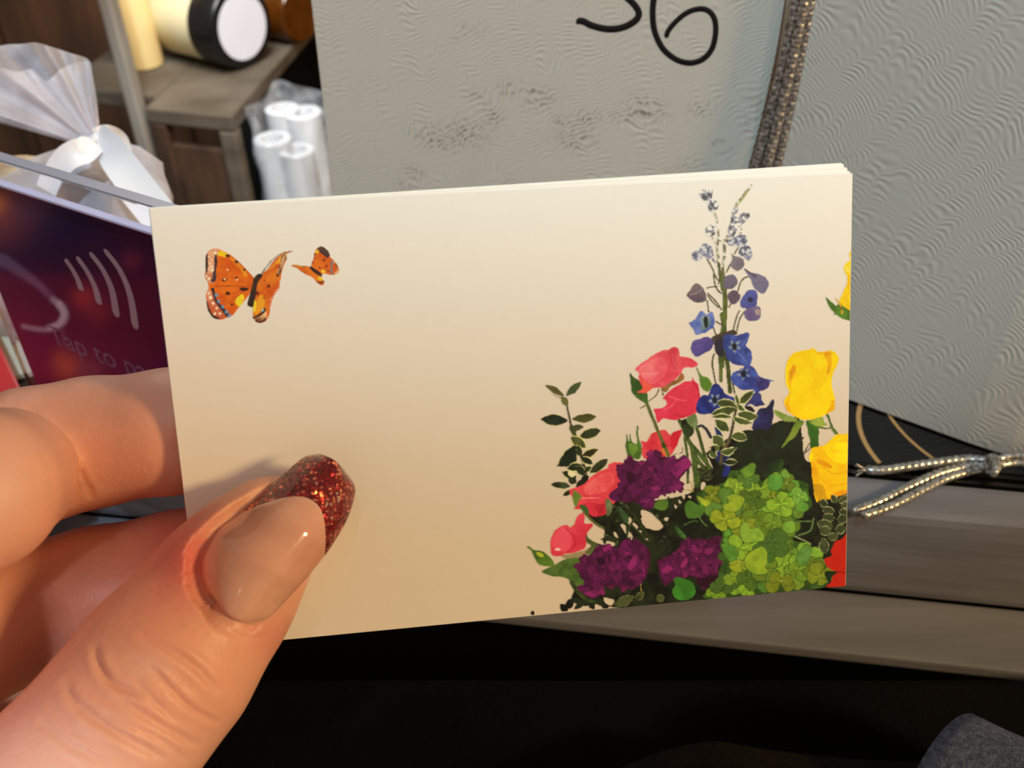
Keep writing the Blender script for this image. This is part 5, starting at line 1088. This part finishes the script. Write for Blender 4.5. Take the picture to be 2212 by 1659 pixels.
Q.line(Z2((790, 420), (850, 480), (900, 540)), 1.6, 1.6, BLl); Q.line(Z2((860, 330), (900, 250)), 1.6, 1.4, BLl)
dfl(Z2, ((715, 720), (740, 650), (830, 610), (870, 570), (930, 560), (1000, 620), (1040, 690), (1140, 720), (1215, 740), (1150, 750), (1140, 800), (1070, 850), (1000, 880), (960, 840), (840, 840), (760, 780)), (860, 660)); Q.poly(Z2((1000, 700), (1100, 720), (1150, 760), (1120, 830), (1050, 850), (1010, 780)), (80, 70, 140), (50, 46, 104))
Q.poly(Z2((930, 900), (1010, 870), (1060, 900), (1070, 960), (1100, 1000), (1010, 1030), (940, 1000), (880, 1020), (900, 960)), (54, 58, 122), (34, 36, 78)); Q.poly(Z2((960, 1280), (980, 1180), (1040, 1060), (1120, 1040), (1160, 980), (1200, 950), (1195, 1060), (1185, 1200), (1140, 1285), (1050, 1280)), (44, 46, 92), (28, 28, 58)); Q.poly(Z2((1080, 1100), (1110, 1095), (1105, 1130)), (20, 20, 40)); Q.poly(Z2((870, 1030), (930, 1020), (990, 1070), (960, 1090)), (30, 26, 30))
dfl(Z2, ((330, 1080), (350, 960), (400, 900), (470, 890), (510, 790), (560, 770), (620, 820), (650, 880), (740, 920), (780, 980), (700, 1060), (560, 1090), (420, 1115)), (540, 950), True)
Q.poly(Z5((480, 100), (560, 60), (640, 100), (660, 220), (620, 320), (570, 320), (590, 220), (520, 180)), (32, 44, 112), (20, 28, 70)); Q.poly(Z2((540, 1260), (600, 1300), (640, 1400), (580, 1420)), (28, 44, 84))
# silver foil on the top of the spike
Q.group('printed_silver_foil')
for pts, a_, b_ in ((Z1((390, 380), (430, 450), (440, 600), (430, 700), (450, 820)), 4, 6), (Z1((770, 105), (700, 190), (640, 270), (590, 340), (560, 450)), 6, 8), (Z1((540, 560), (500, 660), (490, 780), (480, 860)), 6, 7), (Z1((380, 590), (410, 640), (440, 680)), 4, 4), (Z1((640, 520), (630, 580)), 4, 4), (Z1((450, 640), (520, 620)), 4, 4)):
    Pm = crom(np.array(pts), 6); T = np.gradient(Pm, axis=0); T /= np.linalg.norm(T, axis=1)[:, None]; nn_ = np.stack([-T[:, 1], T[:, 0]], 1)*np.linspace(a_, b_, len(Pm))[:, None]/2
    Q.speck(np.r_[Pm+nn_, (Pm-nn_)[::-1]], smooth=0, mid=(176, 172, 150), d=(112, 108, 92))
Q.line(Z1((690, 210), (640, 280), (600, 330)), 4, 3, (166, 176, 110))
for P in (((275, 230), (290, 200), (330, 195), (350, 240), (350, 300), (320, 290), (285, 260)), ((350, 330), (380, 290), (430, 300), (440, 350), (400, 380), (360, 370)), ((340, 520), (370, 500), (420, 520), (415, 570), (370, 600), (335, 570)), ((340, 260), (360, 200), (385, 180), (390, 240), (370, 320), (345, 310)), ((560, 370), (590, 340), (610, 360), (600, 410), (690, 385), (705, 430), (650, 490), (600, 540), (570, 600), (525, 600), (530, 520), (550, 440))): Q.speck(Z1(*P))
for P in (((510, 640), (560, 610), (610, 590), (670, 590), (690, 640), (650, 680), (580, 680), (520, 665)), ((615, 730), (640, 680), (700, 675), (730, 720), (730, 780), (700, 800), (650, 770)), ((280, 690), (320, 655), (380, 680), (400, 740), (410, 800), (440, 840), (380, 800), (320, 770), (290, 730)), ((215, 740), (250, 710), (300, 730), (310, 780), (270, 810), (225, 790))): Q.speck(Z1(*P), mid=(140, 146, 184), l=(214, 216, 226), d=(96, 98, 124))
# variegated sprig over the delphinium
Q.group('printed_leaf_sprig')
RM2 = (212, 208, 142); VG, VG2 = (78, 88, 40), (50, 60, 28)
Q.line(Z2((800, 1000), (760, 1120), (740, 1250), (700, 1400), (640, 1500), (600, 1659)), 5, 8, (90, 78, 50), (60, 56, 34))
for b0, t0, wd, cv in (((810, 1000), (970, 850), 17, 0), ((800, 1010), (775, 890), 11, 0), ((790, 1010), (880, 1090), 13, 0), ((790, 1040), (555, 990), 22, .06), ((780, 1040), (500, 1110), 21, -.05), ((790, 1110), (1025, 1140), 22, .04), ((740, 1140), (960, 1210), 15, .08), ((720, 1150), (500, 1140), 12, .05), ((700, 1300), (540, 1180), 22, 0), ((720, 1360), (910, 1400), 20, -.12), ((640, 1470), (520, 1350), 24, -.05), ((600, 1530), (785, 1490), 16, .12), ((600, 1500), (480, 1490), 16, 0), ((560, 1600), (470, 1520), 16, 0), ((640, 1659), (790, 1640), 14, 0)):
    lf(Z2, b0, t0, wd*1.12, VG, VG2, RM2, 2.3, cv)
for b0, t0, wd in (((580, 180), (710, 190), 12), ((470, 250), (340, 340), 12), ((400, 270), (310, 260), 12), ((360, 350), (480, 330), 10), ((460, 20), (500, 90), 12)): lf(Z5, b0, t0, wd, (40, 48, 24), DK, (120, 116, 70), .8)
# yellow roses
Y1, Y2, Y3 = (250, 222, 10), (240, 184, 4), (226, 148, 8)
Q.group('printed_yellow_rose')
Q.poly(Z2((1560, 1200), (1620, 1185), (1690, 1230), (1705, 1330), (1700, 1460), (1680, 1500), (1610, 1490), (1600, 1380)), (60, 110, 30), (44, 84, 22))
Q.poly(Z2((1190, 1070), (1250, 1080), (1340, 1120), (1450, 1160), (1440, 1195), (1340, 1195), (1240, 1140)), (108, 132, 46), (140, 152, 70)); Q.poly(Z2((1450, 1190), (1540, 1190), (1500, 1270), (1420, 1370), (1290, 1490), (1370, 1350)), (120, 138, 44), (84, 110, 34)); Q.poly(Z2((1590, 1190), (1740, 1140), (1770, 1200), (1800, 1230), (1770, 1250), (1680, 1250)), (150, 166, 60), (104, 130, 44)); Q.poly(Z2((1780, 1110), (1820, 1120), (1850, 1220), (1915, 1330), (1880, 1335), (1830, 1250), (1810, 1170)), (96, 120, 44), (66, 90, 36)); Q.line(Z2((1700, 1260), (1780, 1275), (1830, 1265)), 4, 3, (70, 92, 34))
Q.poly(Z2((1330, 600), (1360, 500), (1420, 430), (1510, 400), (1580, 395), (1640, 375), (1690, 410), (1760, 405), (1860, 405), (1920, 460), (1920, 520), (1880, 620), (1845, 740), (1860, 850), (1890, 960), (1870, 1070), (1800, 1110), (1700, 1150), (1560, 1180), (1430, 1140), (1370, 1090), (1330, 1040), (1320, 960), (1365, 870), (1330, 740)), Y1, (240, 190, 4), dirv=(0, .9))
Q.poly(Z2((1380, 620), (1430, 560), (1440, 620), (1400, 740), (1390, 880), (1370, 980), (1350, 1000), (1375, 860), (1365, 740)), Y2, Y3); Q.poly(Z2((1760, 430), (1830, 415), (1850, 500), (1830, 620), (1790, 660), (1800, 540)), Y2, Y3); Q.poly(Z2((1850, 960), (1890, 970), (1870, 1070), (1790, 1105), (1830, 1040)), Y3, Y2); Q.poly(Z2((1330, 990), (1360, 1000), (1400, 1080), (1370, 1090), (1330, 1045)), Y3, Y2); Q.line(Z2((1700, 430), (1760, 430)), 4, 5, Y2)
Q.group('printed_yellow_rose')
Q.poly(Z2((1480+135, 1510), (1700, 1480), (1750, 1470), (1830, 1400), (1900, 1340), (1990, 1340), (2100, 1345), (2100, 1700), (1640, 1680)), Y1, (240, 190, 4)); Q.poly(Z5((1480, 50), (1540, 30), (1640, 0), (1910, -40), (1905, 500), (1860, 510), (1790, 560), (1720, 660), (1660, 610), (1540, 600), (1510, 500), (1490, 330), (1485, 160), (1510, 140)), (240, 196, 6), (238, 172, 6), dirv=(0, .9))
Q.poly(Z5((1600, 20), (1740, -20), (1880, 0), (1885, 160), (1780, 200), (1650, 120)), Y1, (242, 200, 6)); Q.poly(Z5((1540, 150), (1640, 180), (1700, 230), (1660, 240), (1560, 200)), (222, 146, 6)); Q.poly(Z5((1490, 180), (1530, 220), (1560, 300), (1540, 420), (1510, 400), (1490, 300)), (228, 150, 6), (236, 176, 6)); Q.poly(Z5((1500, 410), (1600, 420), (1640, 560), (1620, 640), (1550, 590), (1515, 500)), (212, 160, 10), (196, 140, 12)); Q.poly(Z5((1700, 500), (1880, 460), (1870, 510), (1790, 560), (1720, 660), (1660, 600)), (224, 140, 8), (236, 160, 6)); Q.line(Z5((1600, 230), (1690, 290), (1780, 300), (1860, 270)), 3, 2, (228, 160, 6)); Q.line(Z5((1560, 330), (1700, 420), (1850, 400)), 2.4, 2, (230, 164, 6))
Q.group('printed_yellow_rose')
Q.poly(Z1((1600, 700), (1570, 715), (1550, 750), (1560, 790), (1525, 830), (1510, 880), (1540, 940), (1530, 1020), (1500, 1080), (1470, 1150), (1520, 1220), (1570, 1250), (1600, 1240)), Y1, (240, 190, 4)); Q.poly(Z1((1520, 860), (1560, 850), (1570, 900), (1535, 900)), (246, 226, 90)); Q.poly(Z1((1355, 1115), (1400, 1150), (1450, 1190), (1470, 1160), (1510, 1200), (1600, 1250), (1600, 1320), (1540, 1310), (1470, 1280), (1400, 1220)), (84, 130, 40), (56, 98, 30)); Q.line(Z1((1440, 1130), (1480, 1180), (1500, 1250)), 3, 4, (96, 80, 30), (230, 180, 40)); Q.line(Z1((1425, 1265), (1440, 1255)), 2, 2, (80, 110, 40))
# hydrangea
Q.group('printed_green_hydrangea')
hyd = Z5((300, 530), (400, 450), (500, 420), (600, 380), (650, 280), (740, 260), (860, 190), (915, 220), (900, 320), (1010, 380), (1040, 320), (1120, 300), (1210, 245), (1270, 310), (1330, 360), (1440, 400), (1450, 480), (1480, 640), (1330, 760), (1330, 900), (1290, 980), (1400, 1010), (1560, 1140), (1660, 1300), (1660, 1400), (1560, 1480), (1300, 1500), (900, 1530), (560, 1570), (370, 1570), (430, 1500), (500, 1460), (540, 1280), (580, 1170), (550, 1030), (570, 900), (500, 800), (420, 700), (340, 620))
Q.poly(hyd, (60, 92, 28), (38, 62, 18), fine=.5); HP = np.array(crom(np.array(hyd), 4, True)); slh = Q.bb(HP); insh = Q.inside(HP, slh); ysh, xsh = np.where(insh); rg = np.random.default_rng(12)
G1 = [(140, 168, 44), (118, 156, 44), (96, 146, 44), (160, 172, 36), (108, 150, 52), (128, 160, 40)]
def floret(x, y, r, t0, k):
    c_ = G1[k % 6]; sh_ = rg.uniform(.70, 1.14); c_ = tuple(int(min(255, v*sh_)) for v in c_)
    for i in range(4):
        t = t0+i*math.pi/2+rg.uniform(-.45, .45); rr_ = r*rg.uniform(.6, 1.25); tx, ty = x+rr_*math.cos(t), y+rr_*math.sin(t)*.85; cc2 = tuple(int(v*.78) for v in c_)
        p = np.array([-math.sin(t), math.cos(t)]); a_ = np.array([x, y]); b_ = np.array([tx, ty]); wd = r*.46
        sh = [a_, a_+(b_-a_)*.3+p*wd*.6, a_+(b_-a_)*.7+p*wd, b_+p*wd*.45, b_, b_-p*wd*.5, a_+(b_-a_)*.7-p*wd, a_+(b_-a_)*.3-p*wd*.6]
        ou = [q+(q-(a_+b_)/2)*0.10 for q in sh]; Q.poly(ou, (54, 84, 22), (40, 66, 16), 3); Q.poly(sh, c_, cc2, 3, fine=.5, dirv=(-math.cos(t)*.7, -math.sin(t)*.7)); Q.line([a_, (a_+b_)/2], 1.6, 1, tuple(min(255, int(v*1.2)) for v in c_))
    if k % 3 == 0: Q.poly([(x-2, y), (x, y-2), (x+2, y), (x, y+2)], (160, 170, 76))
pts_ = []
for i in range(900):
    k = rg.integers(len(ysh)); x, y = Q.X[slh][ysh[k], xsh[k]], Q.Y[slh][ysh[k], xsh[k]]
    if all((x-a)**2+(y-b)**2 > 23**2 for a, b in pts_): pts_.append((x, y))
for i, (x, y) in enumerate(pts_):
    mg = min(np.hypot(HP[:, 0]-x, HP[:, 1]-y)); 
    if mg > 9: floret(x, y, min(33, mg+9)*rg.uniform(.8, 1.15), rg.uniform(0, 1.6), int(rg.integers(6)))
for P, c_, d_ in ((((800, 1150), (880, 1080), (980, 1035), (1030, 1090), (1030, 1200), (1010, 1260), (1040, 1310), (980, 1340), (860, 1320), (790, 1230)), (146, 168, 36), (118, 146, 34)), (((555, 1040), (600, 1005), (680, 1040), (740, 1100), (720, 1170), (650, 1200), (590, 1130)), (96, 148, 46), (76, 120, 36)), (((740, 850), (780, 790), (840, 800), (850, 860), (930, 850), (990, 900), (1000, 980), (900, 1000), (800, 1010), (745, 940)), (144, 172, 48), (116, 150, 44)), (((1030, 380), (1060, 310), (1130, 300), (1190, 350), (1180, 440), (1100, 480), (1040, 440)), (98, 156, 52), (80, 130, 44)), (((570, 620), (640, 590), (610, 520), (720, 510), (800, 560), (760, 650), (690, 690), (600, 680)), (160, 172, 36), (130, 150, 36)), (((1180, 830), (1240, 780), (1310, 790), (1320, 880), (1270, 910), (1200, 890)), (120, 160, 48), (94, 132, 40)), (((750, 260), (860, 195), (910, 210), (890, 300), (820, 340), (780, 310)), (116, 150, 42), (88, 124, 36)), (((1170, 300), (1215, 250), (1265, 310), (1250, 340), (1190, 340)), (110, 150, 50), (84, 120, 40)), (((1320, 640), (1380, 580), (1460, 620), (1430, 680), (1350, 690)), (104, 156, 50), (84, 130, 42)), (((1320, 1180), (1380, 1050), (1440, 1020), (1490, 1090), (1450, 1200), (1400, 1250)), (96, 140, 56), (74, 112, 40)), (((310, 530), (400, 560), (460, 600), (400, 640), (350, 600)), (170, 176, 36), (140, 154, 36))):
    Q.poly(Z5(*P), (66, 98, 28), None); Pm = np.array(Z5(*P)); cc3 = Pm.mean(0); Q.poly(cc3+(Pm-cc3)*.93, c_, d_, fine=.4)
Q.group('printed_green_leaf'); Q.poly(Z5((185, 640), (230, 575), (290, 600), (360, 650), (370, 720), (320, 750), (230, 760), (190, 700)), (74, 110, 34), (54, 84, 26)); Q.line(Z5((330, 740), (370, 800), (410, 830)), 3, 2, (90, 120, 50)); Q.poly(Z5((85, 840), (140, 870), (200, 940), (190, 970), (130, 930)), (74, 120, 50), (50, 80, 30)); Q.line(Z5((180, 820), (260, 790), (320, 790)), 3, 2, (60, 90, 40))
Q.line(Z5((1330, 790), (1480, 785)), 3, 3, (80, 110, 50)); Q.line(Z5((1500, 760), (1470, 880), (1350, 930)), 3, 3, (96, 120, 60)); Q.line(Z5((1310, 940), (1400, 980), (1480, 1020)), 3, 2, (140, 150, 90))
# sprig and red flower at the right edge
Q.group('printed_leaf_sprig')
Q.poly(Z5((1540, 600), (1680, 560), (1890, 520), (1880, 900), (1700, 1000), (1600, 1080), (1500, 950), (1540, 850)), (26, 32, 16), DK)
for b0, t0, wd in (((1740, 600), (1680, 515), 16), ((1760, 600), (1870, 520), 16), ((1720, 700), (1590, 650), 18), ((1720, 760), (1590, 740), 20), ((1760, 680), (1870, 720), 18), ((1700, 850), (1535, 800), 24), ((1740, 780), (1860, 740), 20), ((1680, 900), (1560, 870), 22), ((1720, 880), (1840, 850), 22), ((1650, 960), (1760, 930), 18), ((1600, 960), (1620, 1120), 22), ((1780, 640), (1880, 600), 14), ((1650, 620), (1560, 590), 16)): lf(Z5, b0, t0, wd, (66, 74, 38), (44, 52, 26), (176, 172, 112), 1.2)
Q.group('printed_red_flower')
Q.poly(Z5((1900, 890), (1830, 920), (1790, 970), (1720, 1000), (1700, 1050), (1675, 1100), (1690, 1140), (1620, 1170), (1620, 1210), (1650, 1260), (1720, 1300), (1760, 1305), (1700, 1350), (1690, 1400), (1640, 1460), (1840, 1460), (1900, 1440)), (196, 34, 12), (186, 26, 10)); Q.line(Z5((1740, 1305), (1800, 1310), (1860, 1305)), 3, 5, (160, 12, 4)); Q.poly(Z5((1620, 1300), (1720, 1300), (1760, 1308), (1700, 1350), (1680, 1400), (1640, 1380)), DK, (20, 40, 12))
Q.build(fc)
# stray ink specks on the card
